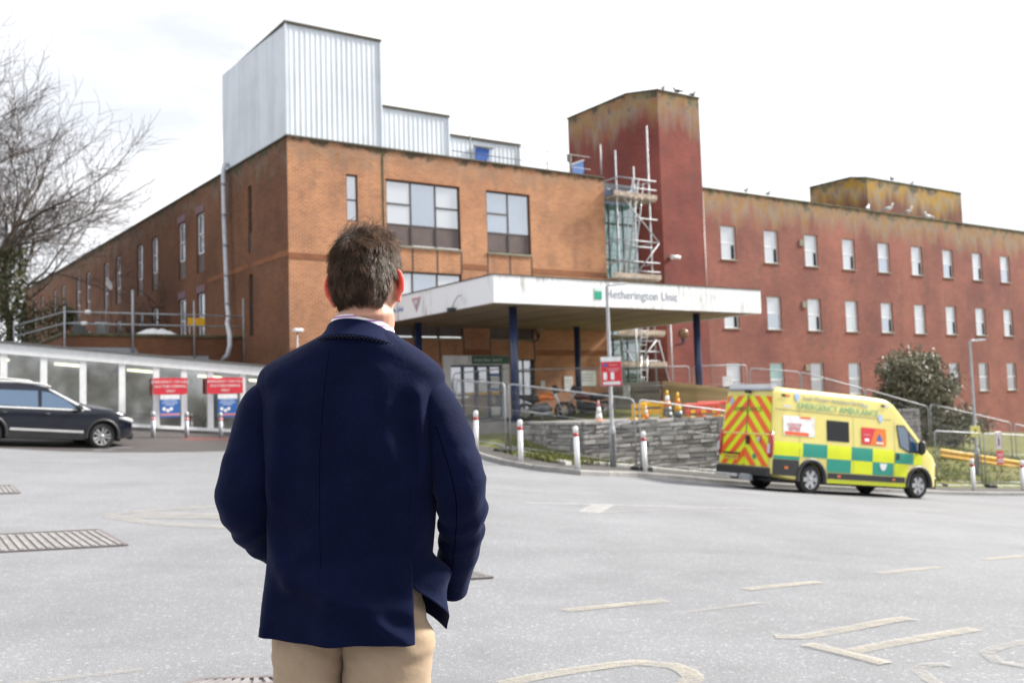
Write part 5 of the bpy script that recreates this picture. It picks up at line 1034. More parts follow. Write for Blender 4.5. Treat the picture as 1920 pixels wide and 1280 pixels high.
sb = vehicle_body(sxs, S_top, S_bot, S_hw, lambda x, z: 0, .10, 20).build('body', MATS['car_navy'], sv); cut_arches(sb, [(0,.36),(-2.84,.36)], .40, 2)
def sp(name, par, pts, mat, s, off=.010): return MB().add([(x, s*(S_hw(x,z)+off), z) for x, z in pts], [tuple(range(len(pts)))]).build(name, MATS[mat], par, fix=False)
def sg(name, par, x0, x1, z0, z1, mat, s, off=.012, n=8, dz=0.): return MB().grid(lambda i, j: (x0+(x1-x0)*i/(n-1), s*(S_hw(x0+(x1-x0)*i/(n-1), z0+(z1-z0)*j+dz*i/(n-1))+off), z0+(z1-z0)*j+dz*i/(n-1)), n, 2).build(name, MATS[mat], par, fix=False)
for s in (-1, 1):
    w1_ = sp('side_window', sv, [(-.72,1.06),(-1.62,1.06),(-1.60,1.46),(-1.38,1.44),(-1.0,1.27)], 'glass_car', s); w2_ = sp('side_window', sv, [(-1.70,1.06),(-2.72,1.07),(-2.70,1.45),(-1.70,1.47)], 'glass_car', s); sp('side_window', sv, [(-2.80,1.08),(-3.30,1.12),(-3.10,1.40),(-2.78,1.44)], 'glass_dark', s)
    sg('chrome_strip', sv, -3.3, -.55, 1.015, 1.05, 'car_silver', s, .016); sg('door_moulding', sv, -2.35, -.52, .46, .52, 'car_silver', s, .022, dz=-.03); sg('sill_cladding', sv, -2.42, -.42, .25, .44, 'black_plastic', s, .018)
    sp('pillar_trim', sv, [(-.36,1.045),(-.52,1.045),(-1.40,1.50),(-1.44,1.545),(-1.30,1.50)], 'car_silver', s, .02)
    MB().path([(-1.38,s*.66,1.58),(-1.55,s*.635,1.645),(-2.2,s*.63,1.675),(-2.9,s*.63,1.65),(-3.15,s*.635,1.58)], .026, 8).build('roof_rail', MATS['car_silver'], sv)
    for x in (-.66,-1.68): sg('door_gap', sv, x, x+.012, .45, 1.0, 'inside_dark', s, .008, 2)
    for x in (-1.50,-2.55): MB().path([(x-.09,s*(S_w(x)+.01),.90),(x,s*(S_w(x)+.035),.905),(x+.09,s*(S_w(x)+.01),.90)], .018, 8).build('door_handle', MATS['black_plastic'], sv)
    y_ = s*1.02; mo = MB().path([(-.66,y_-s*.14,1.08),(-.70,y_-s*.04,1.10),(-.72,y_+s*.05,1.10),(-.70,y_+s*.09,1.10)], [.05,.085,.085,.05], 10).build('mirror', MATS['black_plastic'], sv); MB().bar((-.64,s*.86,1.03),(-.68,y_,1.06),.05,.05).build('mirror_arm', MATS['black_plastic'], mo)
    MB().path([(.40,s*.87,.86),(.62,s*.82,.83),(.80,s*.70,.78),(.88,s*.52,.74)], [.03,.06,.065,.04], 10).build('headlamp', MATS['lamp_clear'], sv); MB().lathe([(.01,0),(.045,.01),(.045,.05)], 12, Matrix.Translation((.90,s*.56,.38)) @ Matrix.Rotation(R(90),4,'Y')).build('fog_lamp', MATS['lamp_clear'], sv)
    MB().path([(-3.55,s*.80,.95),(-3.66,s*.70,.97),(-3.70,s*.5,.97)], .05, 8).build('tail_lamp', MATS['lamp_red'], sv)
    for x in (0,-2.84): wheel(sv, x, s*.79, .355, .225, s, 'alloy', 5, 'pair'); arch_trim(sv, x, .36, .395, .475, s*.915, 'black_plastic', .018)
MB().box((-3.3,-.62,.20),(.6,.62,.30)).build('chassis', MATS['inside_dark'], sv); MB().box((-.48,-.66,.28),(.48,.66,.80)).box((-3.3,-.66,.28),(-2.36,.66,.80)).build('wheel_housing', MATS['inside_dark'], sv)
MB().grid(lambda i, j: (lambda x, t: (x, -.60+1.2*t, S_top(x)+.018+.012*math.sin(math.pi*t)))(-1.36+.92*j/5, i/8), 9, 6).build('windscreen', MATS['glass_car'], sv, fix=False)
MB().bbox((.84,-.62,.26),(.97,.62,.46),.04).build('front_bumper', MATS['black_plastic'], sv); MB().box((.925,-.42,.50),(.955,.42,.72)).build('grille', MATS['steel_dark'], sv)
sx, sy = -11.4, 26.75; yw = R(43); ez = lambda d, l: gz(sx+math.cos(yw)*d-math.sin(yw)*l, sy+math.sin(yw)*d+math.cos(yw)*l)+.01
set_pose(sv, (sx,sy,ez(0,0)), yw, math.atan2(ez(0,0)-ez(-2.84,0),2.84), math.atan2(ez(0,.8)-ez(0,-.8),1.6), .97)
# ------------------------------------------------------------------ trees and shrubs
def grow(m_thick, m_twig, p, d, L, r_, lvl, rg, maxl, spread, bias):
    n = 4 if lvl < 3 else 3; pts = [p.copy()]; rad = [r_]; q = p.copy(); dd = d.copy()
    for k in range(n):
        dd = (dd + Vector((rg.gauss(0,.13),rg.gauss(0,.13),rg.gauss(0,.10)))*(1+lvl*.15) + bias*.05).normalized(); q = q + dd*(L/n); pts.append(q.copy()); rad.append(r_*(1-.55*(k+1)/n))
    (m_thick if r_ > .018 else m_twig).path(pts, rad, 7 if r_ > .06 else (5 if r_ > .018 else 3), False)
    if lvl >= maxl: return
    nb = (5 if lvl == 0 else 4 if lvl < 3 else 4)
    for k in range(nb):
        t = .30+.70*(k+rg.random())/nb; i = min(n-1, int(t*n)); b = pts[i].lerp(pts[i+1], t*n-i) if t < 1 else pts[-1]
        ax = Vector((rg.gauss(0,1),rg.gauss(0,1),rg.gauss(0,.5))); ax = (ax - dd*ax.dot(dd)).normalized(); nd = (dd*math.cos(spread)+ax*math.sin(spread)*rg.uniform(.7,1.3)).normalized()
        grow(m_thick, m_twig, b, nd, L*rg.uniform(.55,.78), max(.010, rad[i]*rg.uniform(.45,.66)), lvl+1, rg, maxl, spread, bias)
    grow(m_thick, m_twig, pts[-1], dd, L*.72, max(.010, rad[-1]*.95), lvl+1, rg, maxl, spread, bias)
def leaves(n, rg, where, size, mat, name, par):
    m = MB()
    for _ in range(n):
        c = where(rg)
        if c is None: continue
        s = size*rg.uniform(.6,1.4); u = Vector((rg.gauss(0,1),rg.gauss(0,1),rg.gauss(0,.7))).normalized(); v = u.orthogonal().normalized(); w = u.cross(v); a = rg.uniform(0,6.28); e1 = (v*math.cos(a)+w*math.sin(a))*s; e2 = (w*math.cos(a)-v*math.sin(a))*s*.45
        m.add([c-e1, c+e2, c+e1+u*s*.2, c-e2], [(0,1,2,3)])
    return m.build(name, MATS[mat], par, fix=False)
def bare_tree(loc, L, r_, seed, lean, label, maxl=5, ivy=0, name='bare_tree'):
    rg = random.Random(seed); e = empty(name, loc, label=label, cat='tree', group='bare trees by the left wing'); th, tw_ = MB(), MB()
    grow(th, tw_, Vector((0,0,-.3)), Vector((lean[0],lean[1],1)).normalized(), L, r_, 0, rg, maxl, R(33), Vector((lean[0],lean[1],.6)))
    th.build('trunk', MATS['bark'], e, fix=False); tw_.build('crown', MATS['twig'], e, fix=False)
    if ivy:
        def wh(g): h = g.random()**.8*L*1.0; a = g.uniform(0,6.28); k = (.55-.035*h)*g.uniform(.5,1.25)+r_*.5; return Vector((lean[0]*h+k*math.cos(a), lean[1]*h+k*math.sin(a), h))
        leaves(ivy, rg, wh, .085, 'leaf_ivy', 'ivy', e)
    return e
def tz(x, y): return gz(x, y)-.05
bare_tree((-21.2,42.0,tz(-20.6,42)), 6.9, .36, 5, (.0,0), 'tall bare tree with an ivy covered trunk at the left edge', 5, 3200)
bare_tree((-21.9,44.0,tz(-21.9,44)), 5.8, .26, 12, (.05,.0), 'second bare tree just behind the ivy clad one', 5)
bare_tree((-17.6,48.0,tz(-17.6,48)), 3.0, .12, 31, (.1,-.05), 'small bare tree in front of the brown side wing', 5)
bare_tree((-26.5,41.0,tz(-26.5,41)), 5.2, .22, 44, (.06,0), 'bare tree leaning in from beyond the left edge', 5)
def shrub(loc, w, d, h, n, leaf, mat, label, seed, lobes):
    e = empty('evergreen_shrub', loc, label=label, cat='shrub'); rg = random.Random(seed); st = MB()
    for k in range(9): a = rg.uniform(0,6.28); st.path([(0,0,-.1),(w*.15*math.cos(a),d*.15*math.sin(a),h*.35),(w*.36*math.cos(a),d*.36*math.sin(a),h*.75)], [.06,.04,.015], 5)
    st.build('stems', MATS['bark'], e); L_ = [(Vector((rg.gauss(0,.21)*w, rg.gauss(0,.2)*d, rg.uniform(.15,.88)*h)), rg.uniform(.09,.25)) for _ in range(lobes)]
    def wh(g):
        c, r0 = g.choice(L_); v = Vector((g.gauss(0,1),g.gauss(0,1),g.gauss(0,1))).normalized()*(g.random()**.40)*r0*(1+.25*g.gauss(0,.5)); p = c + Vector((v.x*w, v.y*d, v.z*h))
        return p if p.z > .02 else None
    leaves(n, rg, wh, leaf, mat, 'foliage', e); return e
shrub((16.3,40.2,_bz(16.3,40.2)), 5.0, 3.2, 3.8, 17000, .085, 'leaf_olive', 'big grey green evergreen bush before the red brick wing', 8, 34)
shrub((-19.5,41.5,tz(-19.5,41.5)), 4.0, 3.0, 4.6, 9000, .08, 'leaf_ivy', 'dark evergreen bush at the foot of the ivy clad tree', 15, 16)

shrub((19.0,43.5,_bz(19.0,43.5)), 4.5, 2.0, 2.0, 6000, .07, 'leaf_olive', 'low dark bush behind the sloping fence at the right', 23, 12)

# belt of trees on the near side of the road, behind the viewpoint: seen only as reflections in glass and paint
_w = MB(); _rw = random.Random(5)
for _k in range(12000):
    a = R(_rw.uniform(175, 372)); d = _rw.uniform(34, 52); h = (7.5+3.2*math.sin(a*7)+2.4*math.sin(a*17+1))*_rw.random()**.7; c = Vector((d*math.cos(a), d*math.sin(a)-2, h-.5)); s_ = _rw.uniform(.25,.6); u = Vector((_rw.gauss(0,1),_rw.gauss(0,1),_rw.gauss(0,1))).normalized(); v = u.orthogonal().normalized()*s_; w = u.cross(v).normalized()*s_*.6
    _w.add([c-v, c+w, c+v, c-w], [(0,1,2,3)])
tag(_w.build('woodland', MATS['bare_wood'], fix=False), 'dark belt of trees behind the viewpoint, reflected in the glazing', 'woodland', kind='stuff')
# ------------------------------------------------------------------ the man in the foreground, seen from behind
MD = 2.42; MO = Vector((-.385, MD, gz(-.385, MD)))
def mp(px, py, dy=0.): return at(px, py, MD+dy) - MO           # point of the figure, in its own frame (x right, y forward, z up)
man = empty('person', MO, label='man seen from behind in a navy blazer and beige trousers', cat='person')
def cloth(name, col, lt, rough=.85, weave=900., sheen=.07, wr=.35):
    t = NT(name); n = t.noise(9, 5, .6); w = t.noise(weave, 2, .6); fl = t.vor(75, out=0)
    c = t.ramp(n, [(.30, col), (.72, lt)]); c = t.mix(t.ramp(t.noise(170, 3, .7), [(.35, .45 if col[2] > col[0] else .10), (.62, 0.)]), c, tuple(x*.45 for x in col)); c = t.mix(t.ramp(w, [(.35, .30), (.65, 0.)]), c, tuple(x*.55 for x in col))
    c = t.mix(t.ramp(fl, [(.035, .40 if col[2] > col[0] else 0.), (.055, 0.)]), c, tuple(min(1, x*4+.05) for x in lt))
    t.set(col=c, rough=rough, sheen=sheen, spec=.08); t.b.inputs['Sheen Roughness'].default_value = .45; t.b.inputs['Sheen Tint'].default_value = (.5,.55,.95,1) if col[2] > col[0] else (1,1,1,1)
    b1 = t.bump(w, .25, .0006); q = t.n.new('ShaderNodeBump'); q.inputs['Strength'].default_value = wr; q.inputs['Distance'].default_value = .012; t.l.new(t.noise(11, 4, .5, dist=.4), q.inputs['Height']); t.l.new(b1, q.inputs['Normal']); t.l.new(q.outputs[0], t.b.inputs['Normal']); return t.m
cloth('navy_wool', (.0020,.0046,.0240), (.0036,.0082,.038), wr=.6); cloth('navy_wool_collar', (.0026,.0058,.029), (.0044,.0095,.044), wr=.12); cloth('chino', (.36,.265,.180), (.46,.350,.250), weave=700., sheen=.1, wr=.35)
plain('seam_dark', (.0006,.0012,.006), 1., spec=0.); plain('stitch_pale', (.12,.115,.09), .8); plain('button_horn', (.10,.07,.04), .25); plain('shoe_brown', (.06,.03,.018), .35)
def shirtmat():
    t = NT('shirt_stripe'); o = t.sep(t.obj()); st = t.math('FRACT', t.math('MULTIPLY', o[2], 82.)); t.set(col=t.mix(t.ramp(st, [(.62, 0.), (.66, 1.)]), (.78,.77,.80), (.42,.20,.46)), rough=.8); return t.m
shirtmat()
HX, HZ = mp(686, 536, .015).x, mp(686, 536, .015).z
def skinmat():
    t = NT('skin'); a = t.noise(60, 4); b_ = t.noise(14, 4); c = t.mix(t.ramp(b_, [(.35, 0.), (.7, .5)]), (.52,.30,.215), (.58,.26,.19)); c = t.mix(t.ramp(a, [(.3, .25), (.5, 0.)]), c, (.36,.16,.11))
    o = t.sep(t.obj()); ear = t.math('MULTIPLY', t.ramp(t.math('ABSOLUTE', t.math('SUBTRACT', o[0], HX)), [(.074, 0.), (.088, 1.)]), t.ramp(t.math('SUBTRACT', o[2], HZ-.06), [(0., 0.), (.01, 1.)])); c = t.mix(t.math('MULTIPLY', ear, .75), c, (.66,.13,.09)); t.set(col=c, rough=.5, spec=.4, sss=.6); t.b.inputs['Subsurface Radius'].default_value = (1.0,.22,.10); t.b.inputs['Subsurface Scale'].default_value = .022; t.bump(t.noise(320, 3), .12, .001); return t.m  # ears' own redness plus their backlit glow, put into the skin colour
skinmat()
def smooth01(t): t = max(0., min(1., t)); return t*t*(3-2*t)
def interp(T, k, y):
    """smooth (monotone-ish cubic) lookup of column k at row y"""
    for i in range(len(T)-1):
        a, b = T[i], T[i+1]
        if y <= b[0] or i == len(T)-2:
            t = max(0., min(1., (y-a[0])/(b[0]-a[0]))); p0 = T[max(i-1,0)]; p3 = T[min(i+2,len(T)-1)]; h = b[0]-a[0]
            m1 = (b[k]-p0[k])/(b[0]-p0[0])*h if i > 0 else (b[k]-a[k]); m2 = (p3[k]-a[k])/(p3[0]-a[0])*h if i < len(T)-2 else (b[k]-a[k])
            return (2*t**3-3*t*t+1)*a[k]+(t**3-2*t*t+t)*m1+(-2*t**3+3*t*t)*b[k]+(t**3-t*t)*m2
# rows: photo row, left edge, right edge, depth behind (m), depth in front (m), squareness
JT = [(606,640,716,.052,.060,2.0),(616,625,729,.066,.070,2.0),(632,600,748,.084,.080,2.05),(650,566,777,.098,.090,2.15),(668,531,803,.106,.098,2.2),(686,500,823,.112,.106,2.25),(704,486,832,.118,.112,2.3),(740,481,830,.126,.124,2.4),(790,483,826,.130,.134,2.45),(850,489,822,.128,.138,2.45),
      (920,496,818,.120,.138,2.4),(980,501,815,.113,.136,2.4),(1030,503,811,.112,.136,2.4),(1080,501,806,.118,.138,2.4),(1130,496,802,.124,.140,2.4),(1170,491,799,.127,.140,2.4),(1214,485,796,.129,.140,2.4)]
# soft folds on the back: (x0,y0,x1,y1 in photo rows, height m, width m)
FOLDS = [(560,1075,700,1118,.0050,.024),(690,1118,785,1140,.0035,.022),(590,1048,790,1030,-.0035,.028),(690,900,790,1000,.0050,.030),(640,1110,780,1195,.0038,.022),(720,1150,783,1205,.003,.016),(508,1000,560,1090,.0045,.022),(540,760,520,930,.0060,.026),(580,740,560,1000,-.0040,.034),(790,740,806,900,.0070,.020),(770,760,772,980,-.0050,.030),(740,830,790,960,.0045,.026),(505,900,570,960,.0030,.02),
         (600,960,640,1200,.0030,.05),(700,960,720,1200,-.0030,.05),(515,1090,500,1210,.004,.02),(560,1110,545,1212,-.0035,.03),(650,690,640,800,-.0025,.03),(640,640,520,710,.0022,.02),(700,640,815,695,.0022,.02)]
FOLDW = [(mp(a,b), mp(c,d), h, w) for a,b,c,d,h,w in FOLDS]
def fold_at(x, z):
    s = 0.
    for a, b, h, w in FOLDW:
        dx, dz = b.x-a.x, b.z-a.z; L2 = dx*dx+dz*dz; t = ((x-a.x)*dx+(z-a.z)*dz)/L2; tc = max(0., min(1., t)); d2 = (x-a.x-dx*tc)**2+(z-a.z-dz*tc)**2
        s += h*math.exp(-d2/(w*w))*(1 if 0 <= t <= 1 else 1)
    return s
def ring_pt(row, ang):
    """jacket surface: ang 0 = right, 90 = front, 270 = back"""
    l, r_ = interp(JT,1,row), interp(JT,2,row); rw = row if row < 772 else 772+(row-772)*.957; L, Q = mp(l,rw), mp(r_,rw); cx = (L.x+Q.x)/2; hw = (Q.x-L.x)/2; z = L.z+(Q.z-L.z)*.5
    c, s = math.cos(ang), math.sin(ang); e = 2/interp(JT,5,row); bk, fr = interp(JT,3,row), interp(JT,4,row)
    x = hw*math.copysign(abs(c)**e, c); y = (fr if s > 0 else bk)*math.copysign(abs(s)**e, s); zz = z + (Q.z-L.z)*.5*x/max(hw,1e-5)
    if s < 0:
        k = min(1., -s*1.6); y -= 2.8*fold_at(cx+x, zz)*k*smooth01((row-612)/60)
        if row > 640: y += .007*math.exp(-(x/.035)**2)*smooth01((row-650)/90)*(1-smooth01((row-980)/120))     # hollow of the spine
        y -= .010*k*smooth01((row-660)/60)*(1-smooth01((row-800)/110))*math.exp(-((abs(x)-.09)/.05)**2)             # shoulder blades
    return Vector((cx+x, y+.012*smooth01((row-606)/80), zz))
VENT = R(-43)
NS = 168; RJ = [606+(1046-606)*k/96 for k in range(96)] + [1046+(1214-1046)*k/44 for k in range(45)]
def jacket_pt(i, j):
    """one cloth from the right vent round the back, left side and front; below the waist it opens at two side vents"""
    row = RJ[j]; u = i/(NS-1); t = max(0., (row-1046)/168); gap = R(-7)*smooth01(t*6)*(1-smooth01((t-.34)/.2))+R(42)*smooth01((t-.36)/.62)
    a0 = R(-41)*smooth01((row-760)/240) + R(15)*t; p = ring_pt(row, a0 - u*(2*math.pi-gap))     # clockwise: back first, then left side, front, right side
    if t > 0:
        uL = (a0+R(174))/(2*math.pi)
        back = smooth01((.42-u)/.10); end = smooth01((u-.72)/.13); tip = smooth01((u-.85)/.15); low = smooth01((t-.30)/.55)   # right front panel pulled forward by the pocketed hand
        p.x += end*.054*smooth01(t/.36)*(1-.8*tip*(1-low)); p.z += end*t*(.040-.036*tip); p.y += .012*tip*smooth01(t*6)
        if uL < u < .72: k = smooth01(t*3); p.x += .030*k*smooth01((.62-u)/.1); p.z += .040*t; p.y += .010*k
        p.y += (.006*math.sin(p.x*60+1.3)*t*back + .005*math.sin(p.x*31)*t*back)*smooth01(t*2)
        if u <= uL: p.z += .016*t*smooth01(u/uL)                    # hem rises a little toward the left corner
    return p
jk = MB().grid(jacket_pt, NS, len(RJ)).build('jacket', MATS['navy_wool'], man, fix=False)
_b = bmesh.new(); _b.from_mesh(jk.data); bmesh.ops.remove_doubles(_b, verts=_b.verts, dist=2e-5); bmesh.ops.recalc_face_normals(_b, faces=_b.faces); _b.to_mesh(jk.data); _b.free()
md = jk.modifiers.new('thick','SOLIDIFY'); md.thickness = .003; md.offset = 0
def surf_path(rows, angs, off=.0012): return [ring_pt(r_, a) + Vector((math.cos(a)*off, math.sin(a)*off, 0)) for r_, a in zip(rows, angs)]
def ang_for_x(row, px):
    lo, hi = R(-178), R(-2); X = mp(px,row).x
    for _ in range(40):
        m_ = (lo+hi)/2
        if ring_pt(row, m_).x < X: lo = m_
        else: hi = m_
    return (lo+hi)/2
def seam(pts_px, name='seam', r_=.0007, off=.0012):
    L = smooth_line([Vector(p) for p in pts_px], 8.); pts = [ring_pt(y, ang_for_x(y, x)) + Vector((0,-off,0)) for x, y in L]; return MB().path(pts, r_, 5).build(name, MATS['seam_dark'], jk)
seam([(634,632),(627,700),(620,800),(616,900),(616,1000),(617,1100),(618,1206)])
seam([(776,905),(774,980),(778,1040)], r_=.0006)
# sleeves
def sleeve(rows, name, seams, seed, wr):
    """rows: px, py, depth offset, radius across, radius deep"""
    P = [mp(a, b, d) for a, b, d, *_ in rows]; N_ = 84; m = len(P); cum = [0.]
    for i in range(1,m): cum.append(cum[-1]+(P[i]-P[i-1]).length)
    T3 = [(cum[i], P[i].x, P[i].y, P[i].z, rows[i][3], rows[i][4]) for i in range(m)]; pts = []; rr_ = []
    for k in range(N_):
        s = cum[-1]*k/(N_-1); pts.append(Vector([interp(T3,q,s) for q in (1,2,3)])); rr_.append((interp(T3,4,s), interp(T3,5,s)))
    n = 44; ref = Vector((0,1,0)); R_ = []
    for k in range(N_):
        d = (pts[min(k+1,N_-1)]-pts[max(k-1,0)]).normalized(); sx_ = d.cross(ref)
        sx_.normalize(); sy_ = sx_.cross(d); ring = []
        s = cum[-1]*k/(N_-1)
        for i in range(n):
            a = 2*math.pi*i/n; q = pts[k] + sx_*math.cos(a)*rr_[k][0] + sy_*math.sin(a)*rr_[k][1]; dirn = (q-pts[k]).normalized(); f = 0.
            for s0, amp, wd, ph, tilt in wr: f += 2.0*amp*math.exp(-((s-s0-tilt*math.sin(a-ph))/wd)**2)*(.35+.65*max(0,math.cos(a-ph)))
            f += .0045*noise.noise(q*9+Vector((seed,0,0)))+.0018*noise.noise(q*23+Vector((0,seed,0)))
            ring.append(q+dirn*f)
        R_.append(ring)
    o = MB().grid(lambda i, j: R_[j][i], n, N_, True, True).build(name, MATS['navy_wool'], man, fix=True); md = o.modifiers.new('thick','SOLIDIFY'); md.thickness = .004; md.offset = -1
    for ai, k0, k1 in seams: MB().path([R_[k][ai]+(R_[k][ai]-pts[k]).normalized()*.0006 for k in range(k0,k1)], .0007, 5).build('seam', MATS['seam_dark'], o)
    return o, R_, pts
WR = [(.30,.0050,.012,1.5,.03),(.335,-.0040,.010,1.6,.03),(.365,.0055,.013,1.4,.025),(.40,-.004,.011,1.7,.02),(.43,.0045,.014,1.5,.02),(.25,.0035,.016,2.2,.03),(.19,.003,.02,1.0,.03),(.49,.003,.018,2.4,.02)]
slr, RR, RP = sleeve([(768,748,.01,.045,.056),(792,740,.01,.053,.070),(809,755,.008,.0590,.078),(830,800,.0,.0615,.077),(846,850,-.008,.0620,.074),(858,890,-.018,.0630,.071),(865,930,-.012,.0620,.068),(865,975,.03,.0570,.061),(861,1020,.075,.0515,.055),(855,1062,.115,.0450,.050),(846,1104,.150,.0405,.047)], 'sleeve', [(32,18,82)], 3.3, WR)
sll, RL, LP = sleeve([(545,760,.01,.045,.056),(518,752,.01,.053,.070),(500,764,.008,.0590,.078),(487,806,.0,.0640,.078),(477,850,-.008,.0660,.076),(467,895,-.018,.0690,.074),(462,935,-.010,.0715,.071),(476,975,.04,.0620,.064),(500,1008,.10,.0550,.058),(530,1030,.16,.0470,.050),(560,1048,.20,.0420,.046)], 'sleeve', [(14,18,70)], 9.1, WR)
# cuff buttons and cuff vent on the right sleeve
for k in (76,79): b_ = RR[k][4]; MB().lathe([(.002,.004),(.0075,.003),(.0085,0),(.0085,-.003)], 14, Matrix.Translation(b_) @ (RR[k][4]-RP[k]).to_track_quat('Z','Y').to_matrix().to_4x4()).build('cuff_button', MATS['button_horn'], slr)
# collars
NECK = mp(676, 590, .0)
def band(name, par, mat, r0, r1, zrow0, zrow1, thick, nlay=8, dipf=.030, cxo=0., open_=0., depthk=1.02):
    """tilted band round the neck: row0 upper rim, row1 lower rim at the nape"""
    top, lo = mp(672+cxo, zrow0, -.06), mp(668+cxo, zrow1, -.08); n = 72; c0 = Vector((NECK.x-.004+cxo/775, .012, 0))
    def P(i, j):
        a = 2*math.pi*i/n; t = j/(nlay-1); r_ = r0+(r1-r0)*(t**1.4); z = top.z+(lo.z-top.z)*t; front = .5+.5*math.sin(a)
        return Vector((c0.x+r_*math.cos(a), c0.y+r_*depthk*math.sin(a), z - dipf*front**1.3 - (open_*front**2)*t - .010*math.cos(a)**2*1.2 - .012*math.cos(a)))
    o = MB().grid(P, n, nlay, True, True).build(name, MATS[mat], par, fix=True); md = o.modifiers.new('thick','SOLIDIFY'); md.thickness = thick; md.offset = -1; return o, P
shirt, _ = band('shirt_collar', man, 'shirt_stripe', .0765, .0800, 590, 614, .003, 5, .026, 6)
col_, CPt = band('jacket_collar', jk, 'navy_wool_collar', .0825, .1180, 598, 630, .004, 10, .050, 2, .02)
st = MB()
for k in range(58):
    a = R(205+k*2.3); row = 629.0
    p = CPt(int((a/(2*math.pi))*72) % 72, 9)
    i0 = a/(2*math.pi)*72; pa, pb = CPt(math.floor(i0), 9), CPt(math.floor(i0)+1, 9); p = pa.lerp(pb, i0-math.floor(i0)); d = (pb-pa).normalized(); rad = Vector((p.x-NECK.x, p.y, 0)).normalized()
    if k % 2 == 0: st.bar(p+rad*.003+Vector((0,0,-.0015)), p+rad*.003+Vector((0,0,-.0015))+d*.0030, .0007, .0007)
    else: st.bar(p+rad*.0045+Vector((0,0,-.0060)), p+rad*.0045+Vector((0,0,-.0060))+d*.0026, .0007, .0007)
tag(st.build('stitching', MATS['stitch_pale'], col_), kind='stuff')
# ---- trousers
TL = [(1090,512,806),(1150,511,808),(1190,514,812),(1215,518,815)]
def leg_mesh(rows, seed):
    P = [(mp(a, b, d), w, dp) for b, a, w, d, dp in rows]; n = 40; rings = []; T3 = [(i, p.x, p.y, p.z, w, dp) for i, (p, w, dp) in enumerate(P)]; N_ = 90; m = MB()
    def Q(i, j):
        s = (len(P)-1)*j/(N_-1); c = Vector([interp(T3,q,s) for q in (1,2,3)]); w, dp = interp(T3,4,s), interp(T3,5,s); a = 2*math.pi*i/n; e = .92
        q = c + Vector((w*math.copysign(abs(math.cos(a))**e, math.cos(a)), dp*math.copysign(abs(math.sin(a))**e, math.sin(a)), 0)); dr = Vector((math.cos(a), math.sin(a), 0))
        top = 1-smooth01((s-1.2)/1.6)
        f = .0095*noise.noise(Vector((q.x*9+seed, q.y*9, q.z*30+q.x*22)))*(.4+top) + .004*noise.noise(Vector((q.x*14, q.y*8+seed, q.z*11)))+ .0060*math.exp(-((q.z-.80-.12*(q.x-c.x))/.010)**2)*top - .005*math.exp(-((q.z-.772-.18*(q.x-c.x))/.009)**2)*top
        return q+dr*f
    m.grid(Q, n, N_, True, True); return m
tr = leg_mesh([(1075,594,.080,.02,.090),(1140,590,.086,.025,.092),(1200,581,.086,.03,.094),(1300,577,.078,.025,.090),(1460,574,.066,.03,.074),(1600,570,.061,.02,.068),(1830,566,.056,.02,.062)], 1.).build('trousers', MATS['chino'], man)
tr2 = leg_mesh([(1075,706,.088,.02,.090),(1140,716,.102,.03,.092),(1200,725,.110,.03,.094),(1300,725,.102,.025,.092),(1460,726,.078,.03,.076),(1600,730,.064,.02,.068),(1830,734,.058,.02,.062)], 6.).build('trouser_leg', MATS['chino'], tr)
for px_s in (566, 736):
    f0 = mp(px_s, 1830, .02); z0 = 0.; e_ = MB()
    def shoe(i, j, f0=f0): a = 2*math.pi*i/20; t = j/13; L = .30; w = .050*math.sin(math.pi*min(1,.18+.78*t))**.6; h = .10-.055*t if t > .12 else .07; yy = -.085+L*t; return (f0.x+w*math.cos(a)*(1 if 0 < j < 13 else .3), f0.y+yy, max(.0, .006+h*(.5+.5*math.sin(a))*(1 if 0 < j < 13 else .6)))
    e_.grid(shoe, 20, 14, True, True); e_.f.append(tuple(range(20))); e_.f.append(tuple(13*20+k for k in range(19,-1,-1))); e_.sm += [False,False]; e_.build('shoe', MATS['shoe_brown'], man)
# ---- body: head, neck, ears, hands and limbs grown into one continuous skin
HC = mp(686, 536, .015); TURN = Matrix.Rotation(R(-9),3,'Z') @ Matrix.Rotation(R(-2),3,'Y')
def hp(x, y, z): return HC + TURN @ Vector((x,y,z))
def skull(a, b):
    """a round the head (90 = face), b from -90 chin to 90 crown"""
    c, s = math.cos(a), math.sin(a); cb, sb = math.cos(b), math.sin(b); up = sb > 0
    rx, ry, rz = .0775, (.098 if s > 0 else .100), (.122 if up else .118)
    x, y, z = rx*c*cb**.86, ry*s*cb**.86, rz*sb
    if z < -.02:
        k = smooth01((-.02-z)/.09); x *= 1-.24*k
        if s < 0: y *= 1-.62*k                    # nape under the occiput
        else: y *= 1-.10*k
    return Vector((x,y,z))
bd = MB(); nA, nB = 40, 26
bd.grid(lambda i, j: hp(*skull(2*math.pi*i/nA, R(-89+178*j/(nB-1)))), nA, nB, True, True); _b0 = len(bd.v)-nA*nB; bd.f.append(tuple(_b0+k for k in range(nA-1,-1,-1))); bd.f.append(tuple(_b0+(nB-1)*nA+k for k in range(nA))); bd.sm += [True,True]
def blob(c, r_, n=12):
    c = Vector(c); r3 = r_ if isinstance(r_, (tuple, list)) else (r_,)*3; bd.grid(lambda i, j: c + TURN @ Vector((r3[0]*math.cos(2*math.pi*i/n)*math.cos(R(-88+176*j/7)), r3[1]*math.sin(2*math.pi*i/n)*math.cos(R(-88+176*j/7)), r3[2]*math.sin(R(-88+176*j/7)))), n, 8, True, True)
    b0 = len(bd.v)-n*8; bd.f.append(tuple(b0+k for k in range(n-1,-1,-1))); bd.f.append(tuple(b0+7*n+k for k in range(n))); bd.sm += [True,True]
